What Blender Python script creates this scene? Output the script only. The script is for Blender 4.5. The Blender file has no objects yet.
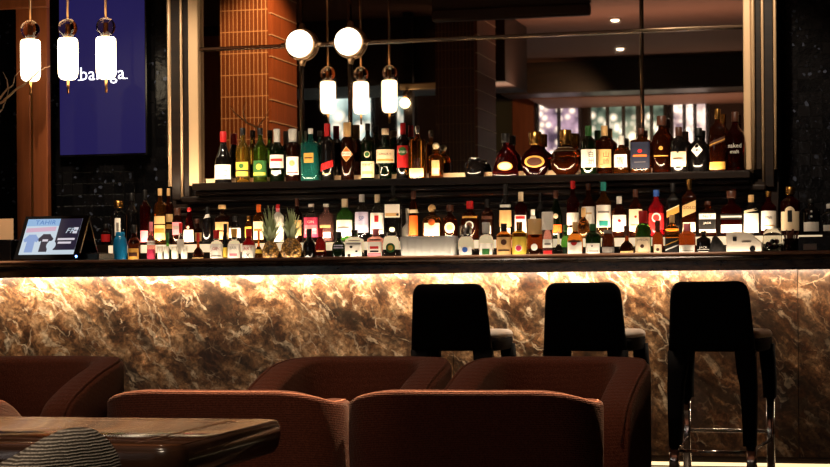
import bpy, bmesh, math, random
from mathutils import Vector, Matrix
random.seed(7)
SC = bpy.context.scene
COL = SC.collection
D2R = math.pi / 180
# ------------------------------------------------------------------ camera
F, PSI, EYE, HX, HY, ROLL = 1900.0, 14.7 * D2R, 0.90, 415.0, 292.0, -0.0080
cam_d = bpy.data.cameras.new('camera'); cam = bpy.data.objects.new('camera', cam_d); COL.objects.link(cam)
RM = Matrix.Rotation(PSI, 3, 'Z') @ Matrix.Rotation(math.pi / 2, 3, 'X') @ Matrix.Rotation(ROLL, 3, 'Z')
cam.matrix_world = Matrix.Translation((0, 0, EYE)) @ RM.to_4x4()
cam_d.sensor_width = 36.0; cam_d.lens = F / 830.0 * 36.0
cam_d.shift_y = (HY - 233.5) / 830.0
cam_d.clip_start = 0.05; cam_d.clip_end = 100
SC.camera = cam
# ------------------------------------------------------------------ world, exposure
w = bpy.data.worlds.new('room_dark'); SC.world = w; w.use_nodes = True
w.node_tree.nodes['Background'].inputs[0].default_value = (1.0, 0.62, 0.40, 1)
w.node_tree.nodes['Background'].inputs[1].default_value = 0.004
vs = SC.view_settings
vs.view_transform = 'Standard'; vs.look = 'None'; vs.gamma = 1.0; vs.exposure = 0.0; vs.use_curve_mapping = False
SC.cycles.max_bounces = 10; SC.cycles.transmission_bounces = 8; SC.cycles.glossy_bounces = 6
SC.cycles.diffuse_bounces = 3; SC.cycles.sample_clamp_indirect = 4.0
SC.cycles.caustics_reflective = False; SC.cycles.caustics_refractive = False
# ------------------------------------------------------------------ pixel rays (photo measurements -> metres)
def ray(px, py):
    return RM @ Vector(((px - HX) / F, (HY - py) / F, -1.0))
def at_Y(px, py, Y):
    d = ray(px, py); return Vector((0, 0, EYE)) + d * (Y / d.y)
def at_Z(px, py, Z):
    d = ray(px, py); return Vector((0, 0, EYE)) + d * ((Z - EYE) / d.z)
YM = 11.47                                        # mirror plane
def behind(px, py, Yv):                           # a place seen in the mirror: its real position in the room
    p = at_Y(px, py, Yv); return Vector((p.x, 2 * YM - p.y, p.z))
YC = 9.62                                         # front edge of the bar counter
ZCT = at_Y(415, 256.8, YC).z                      # counter top
ZCB = at_Y(415, 273.6, YC).z                      # bottom of its apron
CEIL = 3.9
# ------------------------------------------------------------------ lights
def alight(name, loc, rot, sx, sy, power, col, spread=None):
    l = bpy.data.lights.new(name, 'AREA'); l.shape = 'RECTANGLE'; l.size = sx; l.size_y = sy
    l.energy = power; l.color = col
    if spread: l.spread = spread
    o = bpy.data.objects.new(name, l); COL.objects.link(o); o.location = loc; o.rotation_euler = rot
    return o
def spot(name, loc, target, power, col, ang, blend=0.6, rad=0.04):
    l = bpy.data.lights.new(name, 'SPOT'); l.energy = power; l.color = col
    l.spot_size = ang * D2R; l.spot_blend = blend; l.shadow_soft_size = rad
    o = bpy.data.objects.new(name, l); COL.objects.link(o); o.location = loc
    o.rotation_euler = (Vector(target) - Vector(loc)).to_track_quat('-Z', 'Y').to_euler()
    return o
WARM = (1.0, 0.70, 0.42); WARM2 = (1.0, 0.60, 0.32); SOFT = (1.0, 0.80, 0.58)
# LED run under the counter apron, washing the marble
alight('counter_led_light', (-2.9, YC + 0.030, ZCB + 0.012), (0.5, 0, 0), 8.2, 0.02, 70, (1.0, 0.84, 0.64))
# LED run along the front of the stepped back bar and of the mirror shelf
ZLED_B = None
spot('seating_spot_a', (-1.6, 5.4, 3.85), (-1.35, 3.95, 0.7), 1000, WARM2, 44)
spot('seating_spot_b', (-0.5, 5.3, 3.85), (-0.75, 3.95, 0.7), 700, WARM2, 40)
spot('seating_spot_c', (-1.2, 4.7, 3.85), (-1.25, 5.25, 0.6), 130, WARM2, 34)
spot('seating_spot_d', (-2.6, 4.7, 3.85), (-2.6, 5.25, 0.6), 130, WARM2, 40)
spot('frame_spot_left', (-4.6, 9.0, 3.85), (-4.75, 11.4, 1.9), 420, SOFT, 34)
spot('frame_spot_right', (-1.2, 9.0, 3.85), (-1.0, 11.4, 1.9), 420, SOFT, 34)
spot('bottle_spot_left', (-3.9, 9.2, 3.85), (-3.9, 11.0, 1.25), 170, SOFT, 40)
spot('bottle_spot_right', (-2.2, 9.2, 3.85), (-2.0, 11.0, 1.25), 170, SOFT, 40)
spot('stool_fill_left', (-2.4, 8.7, 3.85), (-2.35, 9.45, 0.7), 330, SOFT, 26)  # added pair of unseen spots that lift the stool seats
spot('stool_fill_right', (-1.4, 8.7, 3.85), (-1.4, 9.45, 0.7), 330, SOFT, 26)
spot('lounge_spot', (0.4, 0.9, 3.6), (-1.50, 3.9, 0.45), 140, WARM2, 10.5, 0.9)
spot('rear_door_fill', (-4.2, 0.2, 3.3), (-5.2, -3.5, 2.6), 160, WARM2, 70)  # unseen spot added to brighten the door and its jamb
spot('menu_card_fill', (-4.5, 8.5, 3.85), (-5.0, 9.86, 1.2), 420, SOFT, 15)  # unseen spot added to brighten the menu card
spot('near_chair_fill', (-0.2, -0.8, 3.2), (-0.84, 1.86, 0.68), 260, SOFT, 11)  # unseen spot behind the camera, added to brighten the tweed chair
spot('table_spot', (-1.0, 1.2, 3.85), (-0.95, 2.2, 0.75), 110, SOFT, 34)
alight('rear_ceiling_fill', (-3.2, 2.6, 3.1), (math.pi, 0, 0), 4.0, 0.4, 40, (1.0, 0.66, 0.46))  # added fill with no cove around it, brightens the mirrored ceiling
alight('rear_soffit_fill', (-2.6, -2.6, 2.4), (math.pi, 0, 0), 3.0, 0.3, 34, (1.0, 0.68, 0.46))  # added fill below the soffit, no fitting there
spot('column_spot', (-4.6, 8.2, 3.85), (-5.8, 6.9, 1.8), 420, WARM2, 70)
# ------------------------------------------------------------------ materials
def lin(c):
    return tuple(((v / 255.0) / 12.92 if v / 255.0 <= 0.04045 else ((v / 255.0 + 0.055) / 1.055) ** 2.4) for v in c)
MATS = {}
def mat(name, rgb=None, rough=0.5, metal=0.0, trans=0.0, ior=1.45, emit=None, es=0.0, spec=None, coat=0.0, sheen=0.0, linear=None):
    if name in MATS: return MATS[name]
    m = bpy.data.materials.new(name); m.use_nodes = True; MATS[name] = m
    b = m.node_tree.nodes['Principled BSDF']
    c = linear if linear else lin(rgb)
    b.inputs['Base Color'].default_value = (*c, 1)
    b.inputs['Roughness'].default_value = rough; b.inputs['Metallic'].default_value = metal
    b.inputs['Transmission Weight'].default_value = trans; b.inputs['IOR'].default_value = ior
    if coat: b.inputs['Coat Weight'].default_value = coat; b.inputs['Coat Roughness'].default_value = 0.05
    if spec is not None: b.inputs['Specular IOR Level'].default_value = spec
    if sheen: b.inputs['Sheen Weight'].default_value = sheen; b.inputs['Sheen Roughness'].default_value = 0.4
    if emit: b.inputs['Emission Color'].default_value = (*emit, 1); b.inputs['Emission Strength'].default_value = es
    return m
class NT:
    def __init__(s, m):
        s.m = m; s.t = m.node_tree; s.b = s.t.nodes['Principled BSDF']
    def n(s, typ, ins=None, **kw):
        nd = s.t.nodes.new(typ)
        for k, v in kw.items(): setattr(nd, k, v)
        for k, v in (ins or {}).items():
            if isinstance(v, bpy.types.NodeSocket): s.t.links.new(v, nd.inputs[k])
            else: nd.inputs[k].default_value = v
        return nd
    def link(s, a, b): s.t.links.new(a, b)
    def ramp(s, fac, stops, interp='LINEAR'):
        r = s.n('ShaderNodeValToRGB', {0: fac}); r.color_ramp.interpolation = interp
        e = r.color_ramp.elements
        while len(e) < len(stops): e.new(0.5)
        for i, (p, c) in enumerate(stops):
            e[i].position = p; e[i].color = (*c, 1)
        return r.outputs[0]
    def mix(s, fac, a, b, typ='MIX'):
        nd = s.t.nodes.new('ShaderNodeMix'); nd.data_type = 'RGBA'; nd.blend_type = typ
        for k, v in ((0, fac), (6, a), (7, b)):
            if isinstance(v, bpy.types.NodeSocket): s.t.links.new(v, nd.inputs[k])
            else: nd.inputs[k].default_value = v if k == 0 else (*v, 1)
        return nd.outputs[2]
    def math(s, op, a, b=0.0):
        nd = s.t.nodes.new('ShaderNodeMath'); nd.operation = op
        for k, v in ((0, a), (1, b)):
            if isinstance(v, bpy.types.NodeSocket): s.t.links.new(v, nd.inputs[k])
            else: nd.inputs[k].default_value = v
        return nd.outputs[0]
    def coords(s, scale=(1, 1, 1), rot=(0, 0, 0), loc=(0, 0, 0)):
        tc = s.t.nodes.new('ShaderNodeTexCoord')
        mp = s.n('ShaderNodeMapping', {'Vector': tc.outputs['Object'], 'Scale': scale, 'Rotation': rot, 'Location': loc})
        return mp.outputs[0]
    def bump(s, h, strength=0.3, dist=0.01):
        b = s.n('ShaderNodeBump', {'Height': h, 'Strength': strength, 'Distance': dist})
        s.link(b.outputs[0], s.b.inputs['Normal'])
def marble(name, dark, seed):
    m = mat(name, (120, 85, 50), 0.40); t = NT(m)
    v = t.coords((1, 1, 1), (0, -38 * D2R, 0), (seed, seed * .7, seed * .3))
    n0 = t.n('ShaderNodeTexNoise', {'Vector': v, 'Scale': 2.6, 'Detail': 5.0, 'Roughness': 0.6})
    warp = t.n('ShaderNodeVectorMath', {0: n0.outputs['Color'], 1: (0.5, 0.5, 0.5)}, operation='SUBTRACT')
    ws = t.n('ShaderNodeVectorMath', {0: warp.outputs[0], 'Scale': 0.26}, operation='SCALE')
    wv = t.n('ShaderNodeVectorMath', {0: v, 1: ws.outputs[0]}, operation='ADD').outputs[0]
    st = t.n('ShaderNodeMapping', {'Vector': wv, 'Scale': (1.0, 1.0, 1.6)}).outputs[0]
    n1 = t.n('ShaderNodeTexNoise', {'Vector': st, 'Scale': 6.5, 'Detail': 12.0, 'Roughness': 0.74, 'Distortion': 0.35})
    base = t.ramp(n1.outputs[0], [(0.32, (0.035, 0.018, 0.009)), (0.43, (0.15, 0.080, 0.040)), (0.50, (0.33, 0.205, 0.11)),
                                  (0.57, (0.54, 0.39, 0.25)), (0.68, (0.80, 0.68, 0.50))])
    # streaks of dark umber running with the grain
    sk = t.n('ShaderNodeMapping', {'Vector': wv, 'Scale': (0.8, 1.0, 4.2)}).outputs[0]
    n4 = t.n('ShaderNodeTexNoise', {'Vector': sk, 'Scale': 2.3, 'Detail': 6.0, 'Roughness': 0.62})
    dk = t.ramp(n4.outputs[0], [(0.50 - .10 * dark, (0, 0, 0)), (0.64 - .08 * dark, (1, 1, 1))])
    base = t.mix(t.math('MULTIPLY', dk, 0.80), base, (0.040, 0.023, 0.012))
    # broken breccia patches
    n7 = t.n('ShaderNodeTexNoise', {'Vector': v, 'Scale': 14.0, 'Detail': 3.0})
    w7 = t.n('ShaderNodeVectorMath', {0: t.n('ShaderNodeVectorMath', {0: n7.outputs['Color'], 'Scale': 0.07}, operation='SCALE').outputs[0], 1: v}, operation='ADD').outputs[0]
    vb = t.n('ShaderNodeTexVoronoi', {'Vector': w7, 'Scale': 17.0, 'Randomness': 1.0})
    vc = t.n('ShaderNodeTexVoronoi', {'Vector': w7, 'Scale': 42.0, 'Randomness': 1.0})
    pc = t.n('ShaderNodeSeparateColor', {0: vc.outputs['Color']}).outputs[1]
    base = t.mix(1.0, base, t.ramp(pc, [(0.0, (0.80, 0.75, 0.70)), (0.4, (0.95, 0.93, 0.9)), (0.85, (1.0, 0.97, 0.94)), (1.0, (1.5, 1.45, 1.4))]), 'MULTIPLY')
    pat = t.n('ShaderNodeSeparateColor', {0: vb.outputs['Color']}).outputs[0]
    base = t.mix(1.0, base, t.ramp(pat, [(0.0, (0.52, 0.44, 0.37)), (0.45, (0.95, 0.92, 0.9)), (0.8, (1.0, 0.96, 0.92)), (1.0, (1.6, 1.55, 1.5))]), 'MULTIPLY')
    n3 = t.n('ShaderNodeTexNoise', {'Vector': wv, 'Scale': 16.0, 'Detail': 8.0, 'Roughness': 0.75})
    rust = t.ramp(n3.outputs[0], [(0.53, (0, 0, 0)), (0.64, (1, 1, 1))])
    base = t.mix(t.math('MULTIPLY', rust, 0.7), base, (0.20, 0.080, 0.030))
    for sc, wd, amt, off, lo in ((4.2, 0.028, 0.75, 0.0, .54), (13.0, 0.06, 0.6, 4.0, .53), (1.3, 0.010, 0.9, 9.0, .53)):
        vv = t.n('ShaderNodeMapping', {'Vector': wv, 'Location': (off, off, off), 'Scale': (0.8, 1.0, 1.4)}).outputs[0]
        vo = t.n('ShaderNodeTexVoronoi', {'Vector': vv, 'Scale': sc}, feature='DISTANCE_TO_EDGE')
        vein = t.ramp(vo.outputs['Distance'], [(0.0, (1, 1, 1)), (wd, (0, 0, 0))])
        brk = t.n('ShaderNodeTexNoise', {'Vector': vv, 'Scale': 2.0 + sc * .6, 'Detail': 3.0})
        bk = t.ramp(brk.outputs[0], [(lo, (0, 0, 0)), (lo + .08, (1, 1, 1))])
        base = t.mix(t.math('MULTIPLY', t.math('MULTIPLY', vein, bk), amt), base, (0.80, 0.70, 0.55))
    n5 = t.n('ShaderNodeTexNoise', {'Vector': v, 'Scale': 1.5, 'Detail': 3.0, 'Roughness': 0.6, 'Distortion': 1.2})
    base = t.mix(1.0, base, t.ramp(n5.outputs[0], [(0.36, (0.40, 0.33, 0.27)), (0.48, (0.86, 0.82, 0.78)), (0.62, (1.3, 1.25, 1.2))]), 'MULTIPLY')
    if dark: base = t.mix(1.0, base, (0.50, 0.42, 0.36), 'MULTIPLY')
    fk = t.n('ShaderNodeMapping', {'Vector': wv, 'Scale': (0.8, 1.0, 2.6), 'Location': (7.0, 2.0, 5.0)}).outputs[0]
    n8 = t.n('ShaderNodeTexNoise', {'Vector': fk, 'Scale': 7.5, 'Detail': 7.0, 'Roughness': 0.6, 'Distortion': 0.4})
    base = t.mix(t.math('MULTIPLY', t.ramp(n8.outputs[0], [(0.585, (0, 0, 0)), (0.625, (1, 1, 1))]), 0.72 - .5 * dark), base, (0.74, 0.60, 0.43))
    n9 = t.n('ShaderNodeTexNoise', {'Vector': sk, 'Scale': 3.4, 'Detail': 7.0, 'Roughness': 0.6})
    base = t.mix(t.math('MULTIPLY', t.ramp(n9.outputs[0], [(0.54, (0, 0, 0)), (0.63, (1, 1, 1))]), 0.75), base, (0.050, 0.028, 0.014))
    n6 = t.n('ShaderNodeTexNoise', {'Vector': v, 'Scale': 48.0, 'Detail': 4.0, 'Roughness': 0.6})
    base = t.mix(1.0, base, t.ramp(n6.outputs[0], [(0.36, (0.48, 0.42, 0.36)), (0.50, (0.86, 0.78, 0.69)), (0.64, (1.15, 1.06, 0.95))]), 'MULTIPLY')
    t.link(base, t.b.inputs['Base Color'])
    return m
def fabric(name, rgb, scale=260.0):
    m = mat(name, rgb, 0.9, sheen=0.25, spec=0.2); t = NT(m)
    v = t.coords()
    w1 = t.n('ShaderNodeTexWave', {'Vector': v, 'Scale': scale * .32, 'Distortion': 1.2, 'Detail': 1.0}, bands_direction='Z')
    w2 = t.n('ShaderNodeTexVoronoi', {'Vector': v, 'Scale': scale})
    h = t.math('ADD', t.math('MULTIPLY', w1.outputs[0], 0.6), w2.outputs[0])
    c = lin(rgb)
    colr = t.ramp(h, [(0.2, tuple(x * .62 for x in c)), (0.65, c), (1.0, tuple(min(1, x * 1.65) for x in c))])
    t.link(colr, t.b.inputs['Base Color'])
    t.bump(h, 0.55, 0.004)
    return m
def tweed():
    m = mat('ribbed_tweed', (80, 72, 62), 0.95, spec=0.15); t = NT(m)
    v = t.coords()
    wv = t.n('ShaderNodeTexWave', {'Vector': v, 'Scale': 92.0, 'Distortion': 2.6, 'Detail': 2.0, 'Detail Scale': 0.6}, bands_direction='Z')
    n = t.n('ShaderNodeTexNoise', {'Vector': v, 'Scale': 420.0, 'Detail': 2.0})
    f = t.math('ADD', t.math('MULTIPLY', wv.outputs[0], 0.75), t.math('MULTIPLY', t.math('SUBTRACT', n.outputs[0], 0.5), 0.9))
    c = t.ramp(f, [(0.12, (0.055, 0.046, 0.038)), (0.5, (0.20, 0.17, 0.14)), (0.88, (0.52, 0.46, 0.39))])
    t.link(c, t.b.inputs['Base Color']); t.bump(f, 0.6, 0.004)
    return m
def wood(name, c1, c2, rough=0.35, scale=(1.2, 14, 14), coat=0.0):
    m = mat(name, linear=c1, rough=rough, coat=coat); t = NT(m)
    n = t.n('ShaderNodeTexNoise', {'Vector': t.coords(scale), 'Scale': 2.0, 'Detail': 7.0, 'Roughness': 0.62, 'Distortion': 0.5})
    t.link(t.ramp(n.outputs[0], [(0.35, c1), (0.65, c2)]), t.b.inputs['Base Color'])
    return m
def mosaic():
    m = mat('dark_mosaic_tile', (12, 11, 13), 0.16); t = NT(m)
    v = t.coords((1, 1, 1), (math.pi / 2, 0, 0))
    br = t.n('ShaderNodeTexBrick', {'Vector': v, 'Scale': 1.0, 'Mortar Size': 0.0035, 'Brick Width': 0.075, 'Row Height': 0.075,
             'Color1': (0.002, 0.002, 0.0025, 1), 'Color2': (0.006, 0.0055, 0.006, 1), 'Mortar': (0.003, 0.003, 0.003, 1)}, offset=0.0)
    t.link(br.outputs[0], t.b.inputs['Base Color'])
    n = t.n('ShaderNodeTexNoise', {'Vector': v, 'Scale': 26.0, 'Detail': 3.0, 'Roughness': 0.6})
    vo = t.n('ShaderNodeTexVoronoi', {'Vector': v, 'Scale': 55.0})
    pick = t.n('ShaderNodeSeparateColor', {0: vo.outputs['Color']})
    fl = t.ramp(pick.outputs[0], [(0.965, (0, 0, 0)), (0.99, (1, 1, 1))])  # sparkle of the tiles painted as bluish flecks on random facets
    t.link(t.mix(t.math('MULTIPLY', fl, 0.9), br.outputs[0], (0.05, 0.058, 0.085)), t.b.inputs['Base Color'])
    t.b.inputs['Specular IOR Level'].default_value = 0.22
    t.bump(t.math('ADD', n.outputs[0], t.math('MULTIPLY', br.outputs['Fac'], -0.6)), 0.4, 0.006)
    return m
def kitkat(name, c1, c2, mortar):
    m = mat(name, (110, 50, 20), 0.3); t = NT(m)
    v = t.coords((1, 1, 1), (math.pi / 2, 0, 0))
    br = t.n('ShaderNodeTexBrick', {'Vector': v, 'Scale': 1.0, 'Mortar Size': 0.0034, 'Brick Width': 0.037, 'Row Height': 0.185, 'Bias': 0.0,
             'Color1': (*c1, 1), 'Color2': (*c2, 1), 'Mortar': (*mortar, 1)}, offset=0.0)
    t.link(br.outputs[0], t.b.inputs['Base Color'])
    t.bump(t.math('SUBTRACT', 1.0, br.outputs['Fac']), 0.6, 0.01)
    return m
def bokeh(name, dark, lights, scale, strength, seed):
    scale *= 2.3; strength *= 3.2
    m = mat(name, (10, 12, 12), 0.1); t = NT(m)
    v = t.coords((1, 1, 1), (0, 0, 0), (seed, seed, seed))
    vo = t.n('ShaderNodeTexVoronoi', {'Vector': v, 'Scale': scale})
    spots = t.ramp(vo.outputs['Distance'], [(0.0, (1, 1, 1)), (0.30, (0.35, 0.35, 0.35)), (0.55, (0, 0, 0))])
    n = t.n('ShaderNodeTexNoise', {'Vector': v, 'Scale': scale * .45, 'Detail': 2.0})
    bg = t.ramp(n.outputs[0], [(0.35, dark), (0.62, lights)])
    c = t.mix(spots, bg, (1.6, 1.4, 1.15))
    t.link(c, t.b.inputs['Emission Color']); t.b.inputs['Emission Strength'].default_value = strength
    return m
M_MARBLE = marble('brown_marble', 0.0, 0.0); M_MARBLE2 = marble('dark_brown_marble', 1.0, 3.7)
M_RUST = fabric('rust_boucle', (86, 48, 37))
M_PIPE = mat('lit_rim_piping', (216, 150, 120), 0.7)  # paler than the fabric: the lit top rim is put into the colour
M_TWEED = tweed()
M_BLKFAB = mat('black_upholstery', (13, 10, 10), 0.85, spec=0.15)
M_GREYLEATHER = mat('grey_seat_leather', (206, 190, 176), 0.45)
M_CHROME = mat('polished_chrome', (205, 190, 178), 0.16, 1.0)
M_BRASS = mat('aged_brass', (190, 140, 84), 0.28, 1.0)
M_RAIL = mat('dark_bronze_rail', (112, 92, 74), 0.22, 1.0)
M_PEWTER = mat('bronze_rail', (150, 122, 96), 0.3, 1.0)
M_CHAMP = mat('champagne_moulding', (214, 180, 140), 0.4, 0.3)
M_COUNTER = wood('dark_counter_stone', (0.012, 0.006, 0.003), (0.055, 0.026, 0.012), 0.25, (6, 18, 18))
M_CTEDGE = mat('lit_counter_edge', (176, 128, 98), 0.3)  # light catching the counter edge, put into a paler colour
M_DWOOD = wood('dark_stained_wood', (0.006, 0.003, 0.002), (0.017, 0.008, 0.004), 0.42)
M_DWOOD.node_tree.nodes['Principled BSDF'].inputs['Specular IOR Level'].default_value = 0.3
M_POST = wood('warm_timber', (0.19, 0.048, 0.012), (0.27, 0.075, 0.021), 0.45, (12, 12, 1.0))
M_TABLE = wood('polished_table_wood', (0.035, 0.013, 0.006), (0.11, 0.042, 0.018), 0.13, (1.0, 9, 9), 0.3)
M_TBLEDGE = wood('dark_table_edge', (0.016, 0.007, 0.004), (0.035, 0.015, 0.008), 0.2, (1.0, 9, 9), 0.3)
M_INLAY = mat('pale_inlay', (176, 124, 84), 0.3, 0.5)
M_MIRROR = mat('mirror_silver', (196, 186, 176), 0.015, 1.0)
M_TILE = mosaic()
M_FLOOR = wood('dark_floor', (0.010, 0.006, 0.004), (0.03, 0.017, 0.010), 0.35, (1, 8, 8))
M_CEIL = mat('brown_ceiling_paint', (128, 92, 78), 0.8)
M_WALL = mat('dark_brown_wall', (46, 26, 18), 0.7)
M_RWALL = mat('umber_plaster', (92, 60, 44), 0.8)
M_LAMP = mat('glowing_opal_glass', (255, 240, 220), 0.4, emit=(1.0, 0.80, 0.52), es=7.0)
M_GLOBE = mat('glowing_opal_globe', (255, 240, 220), 0.4, emit=(1.0, 0.82, 0.58), es=5.0)
M_LED = mat('warm_led_diffuser', (255, 240, 220), 0.4, emit=(1.0, 0.70, 0.36), es=1.5)
M_LED2 = mat('back_bar_led_diffuser', (255, 240, 220), 0.4, emit=(1.0, 0.76, 0.46), es=0.65)
M_SMOKE = mat('smoked_amber_glass', (238, 200, 160), 0.02, trans=1.0, ior=1.25)
M_SCREEN = mat('violet_sign_screen', (3, 3, 8), 0.6, spec=0.15, emit=lin((36, 30, 84)), es=0.85)
M_LOGO = mat('white_sign_lettering', (230, 230, 255), 0.4, emit=(0.80, 0.84, 1.0), es=1.6)
M_BLACK = mat('black_plastic', (12, 11, 12), 0.25)
M_TWIG = mat('pale_dry_twig', (236, 204, 164), 0.6)
M_CARD = mat('cream_card', (222, 180, 138), 0.7)
# bottle palette
GL = {
 'black': mat('black_bottle_glass', (10, 8, 8), 0.07, trans=0.15),
 'dgreen': mat('dark_green_glass', (16, 34, 14), 0.04, trans=0.85),
 'green': mat('green_glass', (90, 170, 60), 0.05, trans=0.9, ior=1.3),
 'clear': mat('clear_glass', (238, 236, 230), 0.03, trans=1.0, ior=1.22),
 'amber': mat('amber_spirit_glass', (222, 130, 44), 0.03, trans=0.98, ior=1.3),
 'damber': mat('dark_amber_glass', (140, 58, 20), 0.03, trans=0.97, ior=1.3),
 'brown': mat('brown_bottle_glass', (66, 26, 12), 0.04, trans=0.9, ior=1.35),
 'yellow': mat('yellow_liqueur_glass', (226, 170, 56), 0.04, trans=0.94, ior=1.3),
 'lime': mat('green_liqueur_glass', (110, 140, 36), 0.04, trans=0.94, ior=1.3),
 'teal': mat('turquoise_glass', (60, 180, 166), 0.05, trans=0.9, ior=1.3),
 'blue': mat('bright_blue_bottle', (30, 130, 186), 0.15, trans=0.25),
 'red': mat('red_bottle_glass', (150, 14, 22), 0.08, trans=0.5, ior=1.3),
 'dred': mat('dark_red_glass', (104, 16, 16), 0.03, trans=0.96, ior=1.3),
 'pink': mat('pink_glass', (236, 160, 150), 0.05, trans=0.9, ior=1.25),
 'frost': mat('frosted_white_glass', (232, 226, 214), 0.35, trans=0.35),
}
PAL = {'cream': (232, 208, 172), 'white': (238, 230, 218), 'tan': (206, 164, 108), 'red': (176, 24, 26), 'black': (14, 12, 12),
 'gold': (190, 140, 62), 'green': (40, 92, 40), 'blue': (46, 84, 160), 'navy': (20, 24, 44), 'yellow': (222, 186, 70), 'teal': (36, 128, 120),
 'pink': (222, 120, 130), 'magenta': (190, 50, 84), 'orange': (216, 96, 30), 'lilac': (196, 186, 214), 'brown': (66, 34, 20), 'grey': (120, 112, 106),
 'silver': (196, 192, 186), 'dgreen': (18, 44, 22), 'lred': (220, 60, 56)}
def pal(k):
    if k in ('goldm', 'silverm'):
        return mat('cap_' + k, (200, 150, 80) if k == 'goldm' else (200, 196, 190), 0.25, 1.0)
    return mat('paint_' + k, PAL[k], 0.45)
# ------------------------------------------------------------------ mesh helpers
def face(bm, vs_, mi=0):
    try:
        f = bm.faces.new(vs_); f.material_index = mi; f.smooth = True; return f
    except ValueError: return None
def box(bm, x0, x1, y0, y1, z0, z1, mi=0, bev=0.0, seg=2):
    if x1 < x0: x0, x1 = x1, x0
    if y1 < y0: y0, y1 = y1, y0
    if z1 < z0: z0, z1 = z1, z0
    v = [bm.verts.new((x, y, z)) for z in (z0, z1) for x, y in ((x0, y0), (x1, y0), (x1, y1), (x0, y1))]
    fs = [face(bm, [v[i] for i in q], mi) for q in ((3, 2, 1, 0), (4, 5, 6, 7), (0, 1, 5, 4), (1, 2, 6, 5), (2, 3, 7, 6), (3, 0, 4, 7))]
    for f in fs: f.smooth = False
    if bev:
        es = {e for f in fs for e in f.edges}
        r = bmesh.ops.bevel(bm, geom=list(es), offset=bev, segments=seg, profile=0.5, affect='EDGES')
        for f in r['faces']: f.material_index = mi; f.smooth = True
    return v
def loft(bm, rings, mi=0, cap0=True, cap1=True, closed=True):
    R = [[bm.verts.new(p) for p in r] for r in rings]
    for a, b in zip(R, R[1:]):
        n = len(a)
        for i in range(n if closed else n - 1):
            j = (i + 1) % n; face(bm, (a[i], a[j], b[j], b[i]), mi)
    if cap0: face(bm, list(reversed(R[0])), mi)
    if cap1: face(bm, R[-1], mi)
    return R
def lathe(bm, prof, seg=20, c=(0, 0, 0), mi=0, n=2.0, dr=1.0):
    rings = []
    for r, z in prof:
        rings.append([(c[0] + sec(2 * math.pi * k / seg, n, dr)[0] * r, c[1] + sec(2 * math.pi * k / seg, n, dr)[1] * r, c[2] + z) for k in range(seg)])
    return loft(bm, rings, mi)
def sec(phi, n=2.0, dr=1.0):
    s, c = math.sin(phi), -math.cos(phi)
    k = 1.0 if n == 2.0 else (abs(s) ** n + abs(c) ** n) ** (-1.0 / n)
    return s * k, c * k * dr
def tube(bm, pts, r, seg=8, mi=0):
    pts = [Vector(p) for p in pts]; rs = r if isinstance(r, (list, tuple)) else [r] * len(pts)
    rings = []
    for i, p in enumerate(pts):
        d = (pts[min(i + 1, len(pts) - 1)] - pts[max(i - 1, 0)]).normalized()
        a = d.cross(Vector((0, 0, 1)) if abs(d.z) < 0.9 else Vector((1, 0, 0))).normalized(); b = d.cross(a)
        rings.append([p + (a * math.cos(2 * math.pi * k / seg) + b * math.sin(2 * math.pi * k / seg)) * rs[i] for k in range(seg)])
    return loft(bm, rings, mi)
def sphere(bm, c, r, seg=24, rings=14, mi=0, sc=(1, 1, 1)):
    pr = []
    for i in range(rings + 1):
        a = -math.pi / 2 + math.pi * i / rings; pr.append((max(1e-4, math.cos(a)), math.sin(a)))
    loft(bm, [[(c[0] + math.cos(2 * math.pi * k / seg) * q * r * sc[0], c[1] + math.sin(2 * math.pi * k / seg) * q * r * sc[1], c[2] + z * r * sc[2]) for k in range(seg)] for q, z in pr], mi)
def obj(name, bm, mats, parent=None, recalc=True):
    if recalc: bmesh.ops.recalc_face_normals(bm, faces=bm.faces[:])
    me = bpy.data.meshes.new(name); bm.to_mesh(me); bm.free()
    for m in (mats if isinstance(mats, (list, tuple)) else [mats]): me.materials.append(m)
    o = bpy.data.objects.new(name, me); COL.objects.link(o)
    if parent: o.parent = parent
    return o
def bmn(): return bmesh.new()
def bx(name, m, parent, *a, **k):
    bm = bmn(); box(bm, *a, **k); return obj(name, bm, m, parent)
def thing(name, label, cat, loc=(0, 0, 0), rz=0.0, group=None):
    o = bpy.data.objects.new(name, None); o.empty_display_size = 0.05; COL.objects.link(o)
    o.location = loc; o.rotation_euler = (0, 0, rz); return tag(o, label, cat, group)
def tag(o, label, cat, group=None):
    o['label'] = label; o['category'] = cat
    if group: o['group'] = group
    return o
def struct(o): o['kind'] = 'structure'; return o
TXT = {}
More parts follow.
